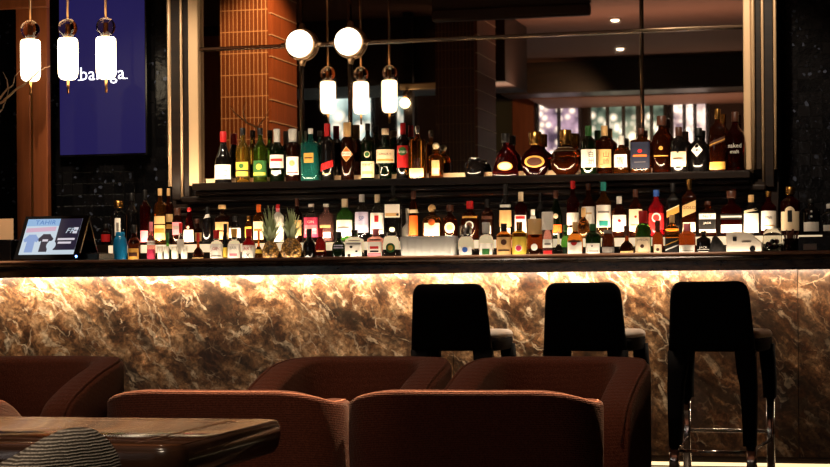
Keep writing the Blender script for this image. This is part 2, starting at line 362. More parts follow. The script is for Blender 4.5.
def text_polys(s):                                 # built-in font outline as flat polygons, cap height 1, centred
    if s in TXT: return TXT[s]
    cu = bpy.data.curves.new('lettering', 'FONT'); cu.body = s; cu.resolution_u = 2; cu.align_x = 'CENTER'
    o = bpy.data.objects.new('lettering', cu); COL.objects.link(o)
    dg = bpy.context.evaluated_depsgraph_get(); me = o.evaluated_get(dg).to_mesh()
    tb = bmesh.new(); tb.from_mesh(me); o.evaluated_get(dg).to_mesh_clear()
    if tb.verts:                                   # cut into narrow strips so the lettering can follow a curved label
        xa_ = min(v.co.x for v in tb.verts); xb_ = max(v.co.x for v in tb.verts); x_ = xa_ + .12
        while x_ < xb_:
            bmesh.ops.bisect_plane(tb, geom=tb.verts[:] + tb.edges[:] + tb.faces[:], plane_co=(x_, 0, 0), plane_no=(1, 0, 0)); x_ += .12
    tb.verts.index_update()
    vs_ = [(v.co.x, v.co.y) for v in tb.verts]; fs = [tuple(v.index for v in f.verts) for f in tb.faces]
    tb.free()
    bpy.data.objects.remove(o); bpy.data.curves.remove(cu)
    if vs_:
        y0 = min(v[1] for v in vs_); y1 = max(v[1] for v in vs_); x0 = min(v[0] for v in vs_); x1 = max(v[0] for v in vs_)
        h = max(1e-6, y1 - y0); vs_ = [((x - (x0 + x1) / 2) / h, (y - (y0 + y1) / 2) / h) for x, y in vs_]
    TXT[s] = (vs_, fs); return TXT[s]
def put_text(bm, s, fn, h, mi=0, cx=0.0, cy=0.0, squeeze=1.0, maxw=None):   # fn maps flat (x, y) to 3-D
    vs_, fs = text_polys(s)
    if not vs_: return
    wd = (max(v[0] for v in vs_) - min(v[0] for v in vs_)) * h * squeeze
    if maxw and wd > maxw: squeeze *= maxw / wd
    bv = [bm.verts.new(fn(cx + x * h * squeeze, cy + y * h)) for x, y in vs_]
    for f in fs:
        q = face(bm, [bv[i] for i in f], mi)
        if q: q.smooth = False
# ================================================================== SETTING
YW = 11.80                                        # face of the wall behind the bar
XL, XR, YB = -11.0, 3.2, -3.6
struct(bx('floor', M_FLOOR, None, XL, XR, YB, YW, -0.10, 0.0))
struct(bx('ceiling', M_CEIL, None, XL, XR, YB, YW, CEIL, CEIL + 0.1))
struct(bx('wall_back', M_TILE, None, XL, XR, YW, YW + 0.15, 0, CEIL))
struct(bx('wall_left', M_RWALL, None, XL - 0.15, XL, YB, YW, 0, CEIL))
struct(bx('wall_right', M_WALL, None, XR, XR + 0.15, YB, YW, 0, CEIL))
struct(bx('wall_front', M_WALL, None, XL, XR, YB - 0.15, YB, 0, CEIL))
def X_at(px, Y): return at_Y(px, 200, Y).x
def Z_at(py, Y, px=415): return at_Y(px, py, Y).z
# timber post and beam at the left end of the bar
Yp = 11.45
t = thing('timber_post', 'warm brown timber post with a dark joint at the left end of the bar', 'post', (X_at(32.5, Yp), Yp, 0))
hw = (X_at(48, Yp) - X_at(17, Yp)) / 2
bx('post_plank', M_POST, t, -hw, -0.012, 0, 0.05, 0, 2.98, bev=0.004)
bx('post_plank', M_POST, t, 0.004, hw, 0, 0.05, 0, 2.98, bev=0.004)
bx('joint_rail', M_BRASS, t, -0.012, 0.004, 0.01, 0.04, 0, 2.98)
zb = Z_at(9, Yp, 30)
o = bx('timber_beam', M_POST, None, XL, X_at(52, Yp), Yp - 0.06, Yp - 0.01, zb, zb + 0.3, bev=0.005)
tag(o, 'warm brown timber beam crossing above the post at top left', 'beam')
# hanging violet sign screen
Ys = 11.72
x0, x1 = X_at(61, Ys), X_at(146, Ys); z0 = Z_at(154, Ys, 100); z1 = z0 + 1.9
t = thing('sign_screen', 'tall violet backlit sign screen with white lettering left of the mirror', 'screen', ((x0 + x1) / 2, Ys, z0))
hw = (x1 - x0) / 2
bx('screen_housing', M_BLACK, t, -hw - .012, hw + .012, 0.0, 0.08, -.012, z1 - z0 + .012)
bx('screen_panel', M_SCREEN, t, -hw, hw, -0.006, 0.0, 0, z1 - z0)
bm = bmn()
zt = Z_at(75.5, Ys, 100) - z0; xs = X_at(104, Ys) - (x0 + x1) / 2
put_text(bm, 'baraga', lambda x, y: (xs + x, -0.010, zt + y), 0.115, 0, maxw=X_at(128, Ys) - X_at(78, Ys))
# small slab serifs under and on the stems
wl = X_at(128, Ys) - X_at(78, Ys)
for fx in (-0.46, -0.22, 0.02, 0.46): box(bm, xs + fx * wl - .012, xs + fx * wl + .016, -.0105, -.0098, zt - .030, zt - .024)
obj('sign_lettering', bm, M_LOGO, t)
# ------------------------------------------------------------------ bar counter
XA, XB = -7.4, 2.6
t = thing('bar_counter', 'long bar counter with dark moulded top and brown marble front', 'bar counter', (-2.6, YC, 0))
ox = 2.6
bx('counter_top', M_COUNTER, t, XA + ox, XB + ox, 0.0, 0.58, (ZCT + ZCB) / 2 + .004, ZCT - .012, bev=0.014, seg=4)
bx('counter_rim', M_CTEDGE, t, XA + ox, XB + ox, 0.004, 0.58, ZCT - .012, ZCT + .006, bev=0.0085, seg=4)
bx('counter_apron', M_COUNTER, t, XA + ox, XB + ox, 0.010, 0.024, ZCB, (ZCT + ZCB) / 2 + .006, bev=0.003)
YMB = 0.097                                        # marble set back behind the apron
seam = X_at(797, YC + YMB) + ox
edges = [XA + ox, seam - 4.4, seam - 2.2, seam, XB + ox]
edges = [XA + ox, X_at(452, YC + YMB) + ox, X_at(679, YC + YMB) + ox, seam, XB + ox]
for i, (a, b) in enumerate(zip(edges, edges[1:])):
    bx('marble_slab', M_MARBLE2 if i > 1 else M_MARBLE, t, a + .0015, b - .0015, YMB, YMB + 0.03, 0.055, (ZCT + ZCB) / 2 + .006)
bx('carcass', M_DWOOD, t, XA + ox, XB + ox, YMB + 0.031, 0.54, 0.0, (ZCT + ZCB) / 2 + .002)
bx('plinth', M_DWOOD, t, XA + ox, XB + ox, YMB + 0.018, YMB + 0.031, 0.0, 0.055)
bx('floor_light_strip', M_LED, t, XA + ox, XB + ox, YMB - 0.004, YMB + 0.0175, 0.005, 0.021)
# ------------------------------------------------------------------ mirror in its frame
Yf = YM - 0.05
zbot = Z_at(183, Yf, 200)
t = thing('wall_mirror', 'large framed bar mirror divided by slim bronze rails', 'mirror', (-2.8, YM, 0)); ox = 2.8
xm0, xm1 = X_at(196, YM), X_at(748, YM)
ztop = 3.45
zsh = Z_at(178, 11.2, 415)
bx('mirror_glass', M_MIRROR, t, xm0 + ox, xm1 + ox, 0.0, 0.012, zsh - .05, ztop)
bx('mirror_back', M_DWOOD, t, X_at(169, Yf) + ox, X_at(778, Yf) + ox, 0.013, YW - YM - .002, 0.9, ztop + .1)
def strip(name, pxa, pxb, m, y0=0.0, y1=0.0, zb=None, rnd=False):
    a, b = X_at(pxa, Yf) + ox, X_at(pxb, Yf) + ox
    z = zbot if zb is None else zb
    bm = bmn()
    if rnd:
        r = (b - a) / 2
        lathe(bm, [(r, z), (r, ztop)], 16, ((a + b) / 2, y0, 0))
    else: box(bm, a, b, y0, y1, z, ztop, bev=min(.006, (b - a) * .3), seg=3)
    return obj(name, bm, m, t)
zl, zlow = Z_at(186, Yf, 190), Z_at(200, Yf, 180)
strip('frame_bead', 168.6, 172.4, M_CHAMP, -0.05, rnd=True, zb=zl)
strip('frame_stile', 172.4, 181.5, M_DWOOD, -0.06, 0.012, zlow)
strip('frame_bead', 181.3, 183.8, M_CHAMP, -0.055, rnd=True, zb=zlow)
strip('frame_stile', 183.5, 189.4, M_DWOOD, -0.045, 0.012, zlow)
strip('frame_moulding', 189.4, 199.3, M_CHAMP, -0.055, 0.0, zl)
strip('frame_moulding', 744.3, 752.0, M_CHAMP, -0.055, 0.0)
strip('frame_bead', 752.0, 756.0, M_CHAMP, -0.05, rnd=True)
strip('frame_stile', 756.2, 762.4, M_DWOOD, -0.05, 0.012)
strip('frame_bead', 762.2, 765.2, M_CHAMP, -0.055, rnd=True, zb=Z_at(182, Yf, 763))
strip('frame_stile', 765.0, 774.6, M_DWOOD, -0.06, 0.012, zlow)
strip('frame_bead', 774.4, 777.8, M_CHAMP, -0.055, rnd=True)
zr = Z_at(40.2, YM - .02, 415)
bm = bmn(); box(bm, X_at(200, YM) + ox, X_at(744.5, YM) + ox, -0.026, -0.001, zr - .011, zr + .011, bev=.005, seg=3)
obj('mirror_rail', bm, M_RAIL, t)
for px, wpx in ((302.5, 3.4), (351, 3.2), (643.0, 3.4)):
    x = X_at(px, YM) + ox; hwid = wpx / 2 / 158
    bm = bmn(); lathe(bm, [(hwid, zsh), (hwid, ztop)], 14, (x, -0.014, 0)); obj('mirror_upright', bm, M_RAIL, t)
# two globe lights on the mirror rails
for px, lab in ((305.5, 'round opal globe light on the left upright of the mirror'), (354, 'round opal globe light on the second upright of the mirror')):
    p = Vector((X_at(px - 2, YM), YM - .018, zr + .004))
    g = thing('globe_light', lab, 'wall light', p, 0, 'globe lights on the mirror')
    bm = bmn(); rg = 0.086
    # cup behind the globe, four flared arms running into the rails
    rings = []
    for r, y in ((.02, .016), (.070, .015), (.096, .006), (.102, -.004), (.102, -.016), (.091, -.018)):
        rings.append([(math.cos(a) * r, y, math.sin(a) * r) for a in [2 * math.pi * k / 28 for k in range(28)]])
    loft(bm, rings, 0)
    for dx, dz in ((1, 0), (-1, 0), (0, 1), (0, -1)):
        tube(bm, [(dx * .085, -.005, dz * .085), (dx * .105, -.002, dz * .105), (dx * .135, .004, dz * .135)], [.032, .017, .011], 10)
    obj('bronze_cup', bm, M_PEWTER, g)
    bm = bmn(); sphere(bm, (0, -.042, 0), rg, 28, 16, sc=(1, .62, 1)); obj('opal_globe', bm, M_GLOBE, g)
# ------------------------------------------------------------------ mirror shelf
YS0 = 11.20                                        # front edge of the shelf
zsf = Z_at(178.0, YS0, 415)                        # shelf front top edge
t = thing('mirror_shelf', 'dark wooden display shelf below the mirror with moulded front', 'shelf', (-2.8, YS0, zsf)); ox = 2.8
xa, xb = X_at(192, YS0) + ox, X_at(750, YS0) + ox
bx('shelf_board', M_DWOOD, t, xa, xb, 0.0, YM - YS0 - .002, -0.045, -0.004, bev=0.004)
bx('shelf_lip', M_DWOOD, t, xa, xb, 0.0, 0.010, -0.006, 0.0, bev=0.002)
bx('lit_upstand', M_CHAMP, t, xa, xb, YM - YS0 - .022, YM - YS0 - .004, -.004, 0.042)
bx('shelf_moulding', M_DWOOD, t, xa, xb, 0.045, 0.20, -0.075, -0.047, bev=0.010, seg=4)
bx('shelf_moulding', M_DWOOD, t, X_at(180, 11.28) + ox, X_at(766, 11.28) + ox, 0.085, YM - YS0 - .002, -0.115, -0.077, bev=0.012, seg=4)
ZSH = zsf - 0.004
alight('shelf_led_light', (-2.9, YS0 + 0.022, ZSH + 0.004), (math.pi - 0.55, 0, 0), 3.6, 0.015, 16, (1.0, 0.76, 0.5))
# ------------------------------------------------------------------ stepped back bar
YB0, YB1 = 10.84, 11.00                            # ledge front, step front
ZB0 = Z_at(261, 10.92, 415); ZB1 = Z_at(240.0, YB1, 415)
t = thing('back_bar', 'dark stepped back bar holding the lower rows of bottles', 'back bar', (-2.8, YB0, 0)); ox = 2.8
bx('cabinet', M_DWOOD, t, XA + ox, XB + ox, 0.0, YM - YB0 - .03, 0.0, ZB0)
bx('step', M_DWOOD, t, XA + ox, XB + ox, YB1 - YB0 + .010, YM - YB0 - .03, ZB0 + .001, ZB1)
bx('back_panel', M_DWOOD, t, X_at(168, 11.4) + ox, X_at(778, 11.4) + ox, YM - YB0 - .06, YM - YB0 - .03, ZB1 + .001, zsf - 0.12)
for zz in (zsf - .15, zsf - .19): bx('panel_moulding', M_DWOOD, t, X_at(178, 11.4) + ox, X_at(766, 11.4) + ox, YM - YB0 - .09, YM - YB0 - .061, zz - .012, zz + .012, bev=.008, seg=3)
xl0, xl1 = X_at(108, YB1) + ox, X_at(822, YB1) + ox
bx('lit_riser', M_LED2, t, xl0, xl1, YB1 - YB0, YB1 - YB0 + .009, ZB1 - .055, ZB1 - .006)
alight('back_bar_led_light', (-2.75, YB1 + 0.010, ZB1 + 0.006), (math.pi - 0.5, 0, 0), 3.9, 0.012, 18, (1.0, 0.76, 0.5))
alight('ledge_led_light', (-2.75, YB0 + 0.008, ZB0 + 0.006), (math.pi - 0.35, 0, 0), 3.9, 0.012, 4.5, (1.0, 0.80, 0.58))
# ================================================================== THE ROOM THE MIRROR SHOWS
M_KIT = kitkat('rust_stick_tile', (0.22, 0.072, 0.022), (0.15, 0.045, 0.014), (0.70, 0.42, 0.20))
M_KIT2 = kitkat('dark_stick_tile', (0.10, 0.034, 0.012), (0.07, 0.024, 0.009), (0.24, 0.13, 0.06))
def column(name, label, pxa, pxb, pxc, Yv, m_tile, m_side, zb=0.0):
    a, b = behind(pxa, 150, Yv), behind(pxb, 150, Yv)
    Y2 = Yv
    while at_Y(pxc, 150, Y2).x > b.x and Y2 < Yv + 1.5: Y2 += 0.01      # depth of the plain side
    d = max(0.2, Y2 - Yv)
    wd = b.x - a.x
    c = thing(name, label, 'column', ((a.x + b.x) / 2, a.y - d / 2, 0))
    bx('tiled_shaft', m_tile, c, -wd / 2, wd / 2 - .03, -d / 2, d / 2, 0, CEIL - .01)
    bx('timber_side', m_side, c, wd / 2 - .029, wd / 2, -d / 2, d / 2, 0, CEIL - .01)
    z = 0.15
    bm = bmn()
    while z < CEIL - .1:
        box(bm, wd / 2 - .02, wd / 2 + .006, -d / 2 - .004, d / 2 + .006, z - .004, z + .004); z += .185
    obj('brass_band', bm, M_CHAMP, c)
    return c
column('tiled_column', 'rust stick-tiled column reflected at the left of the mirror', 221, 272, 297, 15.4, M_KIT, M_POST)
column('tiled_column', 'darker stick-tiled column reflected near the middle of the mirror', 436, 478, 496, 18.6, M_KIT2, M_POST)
# timber wing beside the first column
a, b = behind(203, 100, 15.9), behind(221, 100, 15.9)
o = bx('timber_wing', M_POST, None, a.x, b.x, a.y - .1, a.y, 0, behind(210, 36, 15.9).z, bev=.004)
tag(o, 'low timber wing panel left of the rust column, seen in the mirror', 'panel')
# dark panelled drop ceilings
a, b = behind(432, 22, 15.0), behind(590, 18, 15.0)
t = thing('ceiling_panel', 'dark framed hanging ceiling panel reflected at top of mirror', 'ceiling panel', ((a.x + b.x) / 2, a.y, a.z))
hw = (b.x - a.x) / 2
M_PANEL = mat('dark_umber_panel', (58, 38, 26), 0.5)
bx('panel_board', M_PANEL, t, -hw, hw, -.06, 0, .10, CEIL - a.z - .01)
bx('panel_frame', M_PANEL, t, -hw, hw, -.07, .03, 0, .10, bev=.02)
o = bx('ceiling_bulkhead', M_WALL, None, XL + .01, behind(505, 60, 20).x, behind(505, 60, 20).y - 1.2, behind(505, 60, 20).y, behind(480, 82, 20).z, CEIL - .005)
tag(o, 'dark ceiling bulkhead above the rear columns, seen in the mirror', 'bulkhead')
a = behind(640, 62, 24.5)
o = bx('dark_beam', M_DWOOD, None, behind(500, 60, 24.5).x, XR - .01, a.y - .6, a.y, behind(640, 90, 24.5).z, CEIL - .005)
tag(o, 'dark brown beam across the rear ceiling, seen in the mirror', 'beam')
o = bx('lower_soffit', M_CEIL, None, behind(520, 90, 24.5).x, XR - .01, YB + .01, a.y - .601, behind(640, 91, 24.5).z, CEIL - .005)
tag(o, 'brown lower soffit over the rear windows, seen in the mirror', 'soffit')
# windows and door in the wall behind the camera
YVW = 2 * YM - (YB + 0.001)
M_BOK1 = bokeh('evening_window_green', (0.02, 0.035, 0.028), (0.16, 0.22, 0.17), 3.4, 1.0, 1.0)
M_BOK2 = bokeh('evening_window_lights', (0.10, 0.07, 0.10), (0.75, 0.60, 0.55), 4.5, 1.3, 5.0)
M_BOK3 = bokeh('evening_window_violet', (0.05, 0.035, 0.06), (0.42, 0.30, 0.42), 4.0, 1.0, 9.0)
M_BOK4 = bokeh('pale_cyan_window', (0.10, 0.16, 0.16), (0.55, 0.75, 0.76), 2.0, 1.0, 3.0)
M_GGLASS = mat('grey_green_door_glass', (72, 74, 60), 0.3)
wins = [(330, 372, 80, M_BOK4, 1), (398, 414, 96, M_BOK4, 1), (540, 579, 103, M_BOK3, 2), (592, 640, 98, M_BOK1, 3), (640, 664, 101, M_BOK1, 2), (674, 706, 104, M_BOK2, 3)]
for i, (pa, pb, py, m, nm) in enumerate(wins):
    a, b = behind(pa, py, YVW), behind(pb, py, YVW)
    hw = (b.x - a.x) / 2; hh = a.z - .35
    wn = bx('window_%d' % (i + 1), m, None, -hw, hw, 0, .02, 0, hh); wn.location = ((a.x + b.x) / 2, YB + .02, .35); struct(wn)
    bm = bmn()
    for xx in (-hw - .05, hw): box(bm, xx, xx + .05, 0, .07, 0, hh + .05)
    box(bm, -hw, hw, 0, .07, hh, hh + .05)
    for k in range(1, nm): xx = -hw + 2 * hw * k / nm; box(bm, xx - .025, xx + .025, .021, .05, 0, hh)
    obj('window_frame', bm, M_DWOOD, wn)
a, b = behind(492, 100, YVW), behind(514, 100, YVW); c = behind(535, 100, YVW)
hw = (b.x - a.x) / 2
dr = bx('door_1', M_GGLASS, None, -hw, hw, 0, .04, 0, a.z); dr.location = ((a.x + b.x) / 2, YB + .02, 0.01); struct(dr)
bx('door_jamb', M_POST, dr, hw, hw + (c.x - b.x), 0, .09, 0, a.z + .1)
bx('door_jamb', M_POST, dr, -hw - .1, -hw, 0, .09, 0, a.z + .1)
# downlights in the ceiling
M_DOWN = mat('downlight_lens', (255, 240, 220), 0.4, emit=(1.0, 0.86, 0.66), es=14.0)
def virt_ceil(px, py, z):
    d = ray(px, py); p = Vector((0, 0, EYE)) + d * ((z - EYE) / d.z); return Vector((p.x, 2 * YM - p.y, z))
for px, py, lab in ((615, 19, 'small ceiling downlight reflected at upper right of the mirror'), (620, 48, 'small ceiling downlight reflected below the mirror rail at right'),
                    (518, 41, 'small ceiling downlight reflected under the mirror rail near centre')):
    p = virt_ceil(px, py, CEIL)
    t = thing('ceiling_light', lab, 'ceiling light', (p.x, p.y, CEIL), 0, 'downlights in the ceiling')
    bm = bmn(); lathe(bm, [(.075, -.012), (.075, 0), (.055, 0.0), (.05, -.012)], 20); obj('trim_ring', bm, M_BRASS, t)
    bm = bmn(); lathe(bm, [(.02, -.030), (.042, -.022), (.0495, -.004)], 20); obj('lens', bm, M_DOWN, t)
# sconce seen in the mirror beside the pendants
p = behind(405, 103, 19.5)
t = thing('wall_sconce', 'small bright bulb lamp reflected right of the pendants', 'wall light', p)
bm = bmn(); sphere(bm, (0, 0, 0), .055, 16, 10); obj('bulb', bm, mat('bright_bulb', (255, 240, 220), 0.4, emit=(1.0, 0.74, 0.42), es=16.0), t)
bm = bmn(); tube(bm, [(0, 0, .05), (0, 0, .12)], .022, 10); tube(bm, [(0, 0, .12), (0, -.10, .14)], .012, 8); obj('sconce_arm', bm, M_BRASS, t)
bm = bmn(); box(bm, -.09, .32, -.12, -.10, .15, .22, bev=.01); obj('sconce_shade', bm, M_CHAMP, t)
bx('sconce_post', M_DWOOD, t, -.05, .05, -.20, -.121, -p.z, CEIL - p.z - .01)
# ------------------------------------------------------------------ pendants
def pendant(p, sc, label, group):
    t = thing('pendant_light', label, 'pendant light', p, 0, group)
    R, Hh = .060 * sc, .125 * sc
    bm = bmn(); pr = [(R * .45, -Hh), (R * .70, -Hh * .97), (R * .88, -Hh * .88), (R * .98, -Hh * .70), (R, -Hh * .5), (R * 1.0, Hh * .80), (R * .96, Hh * .93), (R * .84, Hh * .99), (R * .6, Hh)]
    lathe(bm, pr, 28); obj('lamp_shade', bm, M_LAMP, t)
    bm = bmn(); sphere(bm, (0, 0, Hh + .060 * sc), .058 * sc, 28, 16); obj('glass_ball', bm, M_SMOKE, t)
    bm = bmn(); lathe(bm, [(.016 * sc, Hh + .001), (.020 * sc, Hh + .02), (.012 * sc, Hh + .045), (.012 * sc, Hh + .085)], 14); obj('lamp_holder', bm, M_BRASS, t)
    bm = bmn(); tube(bm, [(0, 0, Hh + .119 * sc), (0, 0, CEIL - p[2] - .02)], .008, 10); lathe(bm, [(.05, CEIL - p[2] - .02), (.05, CEIL - p[2])], 18); obj('hanging_rod', bm, M_PEWTER, t)
    bm = bmn(); lathe(bm, [(.008 * sc, -Hh - .082 * sc), (.008 * sc, -Hh - .001)], 12); obj('finial', bm, M_BRASS, t)
    return t
for px, py, lab in ((30.5, 60.5, 'glowing cylinder pendant under a smoked glass ball in front of the timber post'),
                    (68, 59, 'glowing cylinder pendant covering the left edge of the violet sign'),
                    (106, 58, 'glowing cylinder pendant hanging in front of the sign lettering')):
    pendant(at_Y(px, py, 11.08), 1.055, lab, 'pendants at the left end of the bar')
for px, py, lab in ((328, 97.5, 'reflected glowing pendant left of the second mirror upright'),
                    (361, 98.0, 'reflected glowing pendant just right of the second mirror upright'),
                    (389.5, 96.5, 'reflected glowing pendant furthest right in the mirror')):
    pendant(behind(px, py, 15.0), 1.06, lab, 'pendants seen in the mirror')
# ------------------------------------------------------------------ dry branches
def branch(base, specs, label):
    t = thing('dry_branch', label, 'branch', base)
    bm = bmn()
    for pts, r0 in specs:
        n = len(pts); sm = []
        for i in range(n - 1):
            for k in range(4):
                f = k / 4; q = Vector(pts[i]).lerp(Vector(pts[i + 1]), f); sm.append(q + Vector((0, 0, random.uniform(-.004, .004))))
        sm.append(Vector(pts[-1]))
        tube(bm, [q - Vector(base) for q in sm], [r0 * (1 - .75 * i / (len(sm) - 1)) for i in range(len(sm))], 6)
    obj('twigs', bm, M_TWIG, t); return t
YBr = 10.35
P = lambda x, y, Y=YBr: at_Y(x, y, Y)
bb = P(-30, 145)
br = branch(bb, [([bb, P(-15, 112), P(3, 101), P(14, 91), P(30, 80), P(40, 70), P(50, 66)], .010), ([P(-15, 112), P(0, 98), P(8, 88), P(13, 85), P(15, 76), P(22, 69)], .007),
            ([P(-12, 125), P(2, 110), P(6, 100), P(9, 88)], .006), ([P(8, 88), P(7, 80), P(3, 72)], .004)], 'pale dry branch reaching in behind the leftmost pendant')
vz = ZCT + .006
bm = bmn(); lathe(bm, [(.05, vz - bb.z), (.07, vz - bb.z + .08), (.06, vz - bb.z + .2), (.03, vz - bb.z + .30), (.035, 0.0)], 20); obj('vase', bm, M_BLACK, br)
Yv2 = 14.2
Q = lambda x, y: behind(x, y, Yv2)
bb = Q(268, 160)
br = branch(bb, [([bb, Q(262, 140), Q(257, 128), Q(246, 122), Q(236, 114), Q(230, 107)], .012), ([Q(257, 128), Q(265, 118), Q(270, 108)], .006), ([Q(246, 122), Q(243, 112), Q(246, 102)], .006)],
       'pale dry branch reflected over the rust column')
bm = bmn(); lathe(bm, [(.10, -bb.z + .001), (.14, -bb.z + .4), (.10, -.4), (.04, -.1), (.045, 0)], 20); obj('vase', bm, M_BLACK, br)
# ================================================================== ON THE COUNTER
ZT = ZCT + .006
# cash register screens, set back to back
Yq = 9.80
pb = at_Y(48, 257, Yq)
t = thing('point_of_sale_terminal', 'black cash register with bright poster screen on the left end of the counter', 'cash register', (pb.x, Yq, ZT), 3 * D2R)
hw, Hs, ph = .192, .305, 36 * D2R
U = Vector((0, math.sin(ph), math.cos(ph))); N = Vector((0, -math.cos(ph), math.sin(ph))); O = Vector((0, -.035, .012))
def slab(bm, x0, x1, u0, u1, n0, n1, mi=0):
    c = [O + Vector((x, 0, 0)) + U * u + N * n for n in (n0, n1) for x, u in ((x0, u0), (x1, u0), (x1, u1), (x0, u1))]
    v = [bm.verts.new(p) for p in c]
    for q in ((3, 2, 1, 0), (4, 5, 6, 7), (0, 1, 5, 4), (1, 2, 6, 5), (2, 3, 7, 6), (3, 0, 4, 7)): face(bm, [v[i] for i in q], mi).smooth = False
def flat(pts, bm, n, mi):
    face(bm, [bm.verts.new(O + Vector((x, 0, 0)) + U * u + N * n) for x, u in pts], mi).smooth = False
bm = bmn(); slab(bm, -hw, hw, 0, Hs, -.018, 0); obj('screen_housing', bm, M_BLACK, t)
em = lambda nm, c, s=1.0: mat('screen_' + nm, (10, 10, 12), 0.4, emit=lin(c), es=s)
bm = bmn()
sx0, sx1, su0, su1 = -hw + .022, hw - .034, .030, Hs - .022
sw, sh = sx1 - sx0, su1 - su0
S = lambda x, u: (sx0 + x * sw, su0 + u * sh)
flat([S(0, 0), S(1, 0), S(1, 1), S(0, 1)], bm, .0006, 0)
flat([S(0.60, .12), S(1, .12), S(1, 1), S(.60, 1)], bm, .0012, 1)
flat([S(0, .80), S(.60, .80), S(.60, 1), S(0, 1)], bm, .0012, 2)
flat([S(.02, .62), S(.56, .66), S(.56, .78), S(.02, .74)], bm, .0013, 3)
def shirt(cx, cu, s, mi):
    pts = [(-.075, -.26), (.075, -.26), (.075, .08), (.115, .03), (.145, .10), (.06, .24), (.03, .26), (0, .22), (-.03, .26), (-.06, .24), (-.145, .10), (-.115, .03), (-.075, .08)]
    # body and sleeves as convex pieces
    for q in ([(-.075, -.26), (.075, -.26), (.07, .24), (-.07, .24)], [(.07, .05), (.11, .02), (.145, .10), (.06, .24)], [(-.145, .10), (-.11, .02), (-.07, .05), (-.06, .24)]):
        flat([S(cx + x * s, cu + u * s) for x, u in q], bm, .0018, mi)
shirt(.16, .32, 1.0, 4); shirt(.42, .33, 1.0, 1)
flat([S(.55 + .085 * math.cos(a), .25 + .13 * math.sin(a)) for a in [2 * math.pi * k / 18 for k in range(18)]], bm, .0022, 0)
put_text(bm, 'TAHIR', lambda x, y: O + Vector((x, 0, 0)) + U * y + N * .0022, .030, 5, S(.34, 0)[0], S(0, .90)[1], maxw=.5 * sw)
put_text(bm, 'FRI', lambda x, y: O + Vector((x + y * .25, 0, 0)) + U * y + N * .0024, .036, 0, S(.715, 0)[0], S(0, .66)[1])
for uu, a, b in ((.72, .89, .97), (.62, .88, .96)): flat([S(a, uu - .04), S(b, uu - .04), S(b, uu + .03), S(a, uu + .03)], bm, .002, 6)
for uu, a, b in ((.42, .64, .95), (.32, .66, .90)): flat([S(a, uu - .025), S(b, uu - .025), S(b, uu + .03), S(a, uu + .03)], bm, .002, 6)
flat([S(.37, .36), S(.47, .36), S(.47, .42), S(.37, .42)], bm, .0022, 6)
obj('poster_display', bm, [em('pale', (196, 210, 222)), em('plum', (40, 34, 52)), em('sky', (142, 178, 216)), em('rose', (206, 168, 190)), em('shirt', (136, 160, 206)), em('blue', (66, 116, 186)), em('print', (214, 206, 216))], t, recalc=False)
bm = bmn(); O2 = O
c1 = [Vector((hw - .02, .30, 0.0)), Vector((-hw + .02, .30, 0.0))]
U_top = O + U * Hs
v = [bm.verts.new(p) for p in ((-hw + .01, U_top.y + .002, U_top.z - .01), (hw - .01, U_top.y + .002, U_top.z - .01), (hw - .01, .30, .012), (-hw + .01, .30, .012),
                                (-hw + .01, U_top.y + .022, U_top.z - .005), (hw - .01, U_top.y + .022, U_top.z - .005), (hw - .01, .325, .012), (-hw + .01, .325, .012))]
for q in ((0, 1, 2, 3), (7, 6, 5, 4), (0, 4, 5, 1), (1, 5, 6, 2), (2, 6, 7, 3), (3, 7, 4, 0)): face(bm, [v[i] for i in q])
obj('customer_screen', bm, M_BLACK, t)
bx('terminal_base', M_BLACK, t, -hw + .02, hw - .02, -.03, .33, 0, .011, bev=.003)
bx('side_printer', M_BLACK, t, hw - .019, hw + .09, .05, .30, 0, .045, bev=.006)
bm = bmn(); sphere(bm, O + Vector((hw - .012, 0, 0)) + U * .012 + N * .004, .006, 12, 8); obj('indicator_light', bm, mat('blue_indicator', (60, 110, 255), .4, emit=(.12, .3, 1.0), es=14.0), t)
# cream menu card in a dark holder
p = at_Y(4, 257, 9.86)
t = thing('menu_card', 'blank cream card standing in a dark holder at the far left', 'menu card', (p.x, 9.86, ZT), -4 * D2R)
bx('holder', M_BLACK, t, -.075, .075, -.05, .06, 0, .125, bev=.006)
bx('card', M_CARD, t, -.066, .062, -.004, .004, .126, .245)
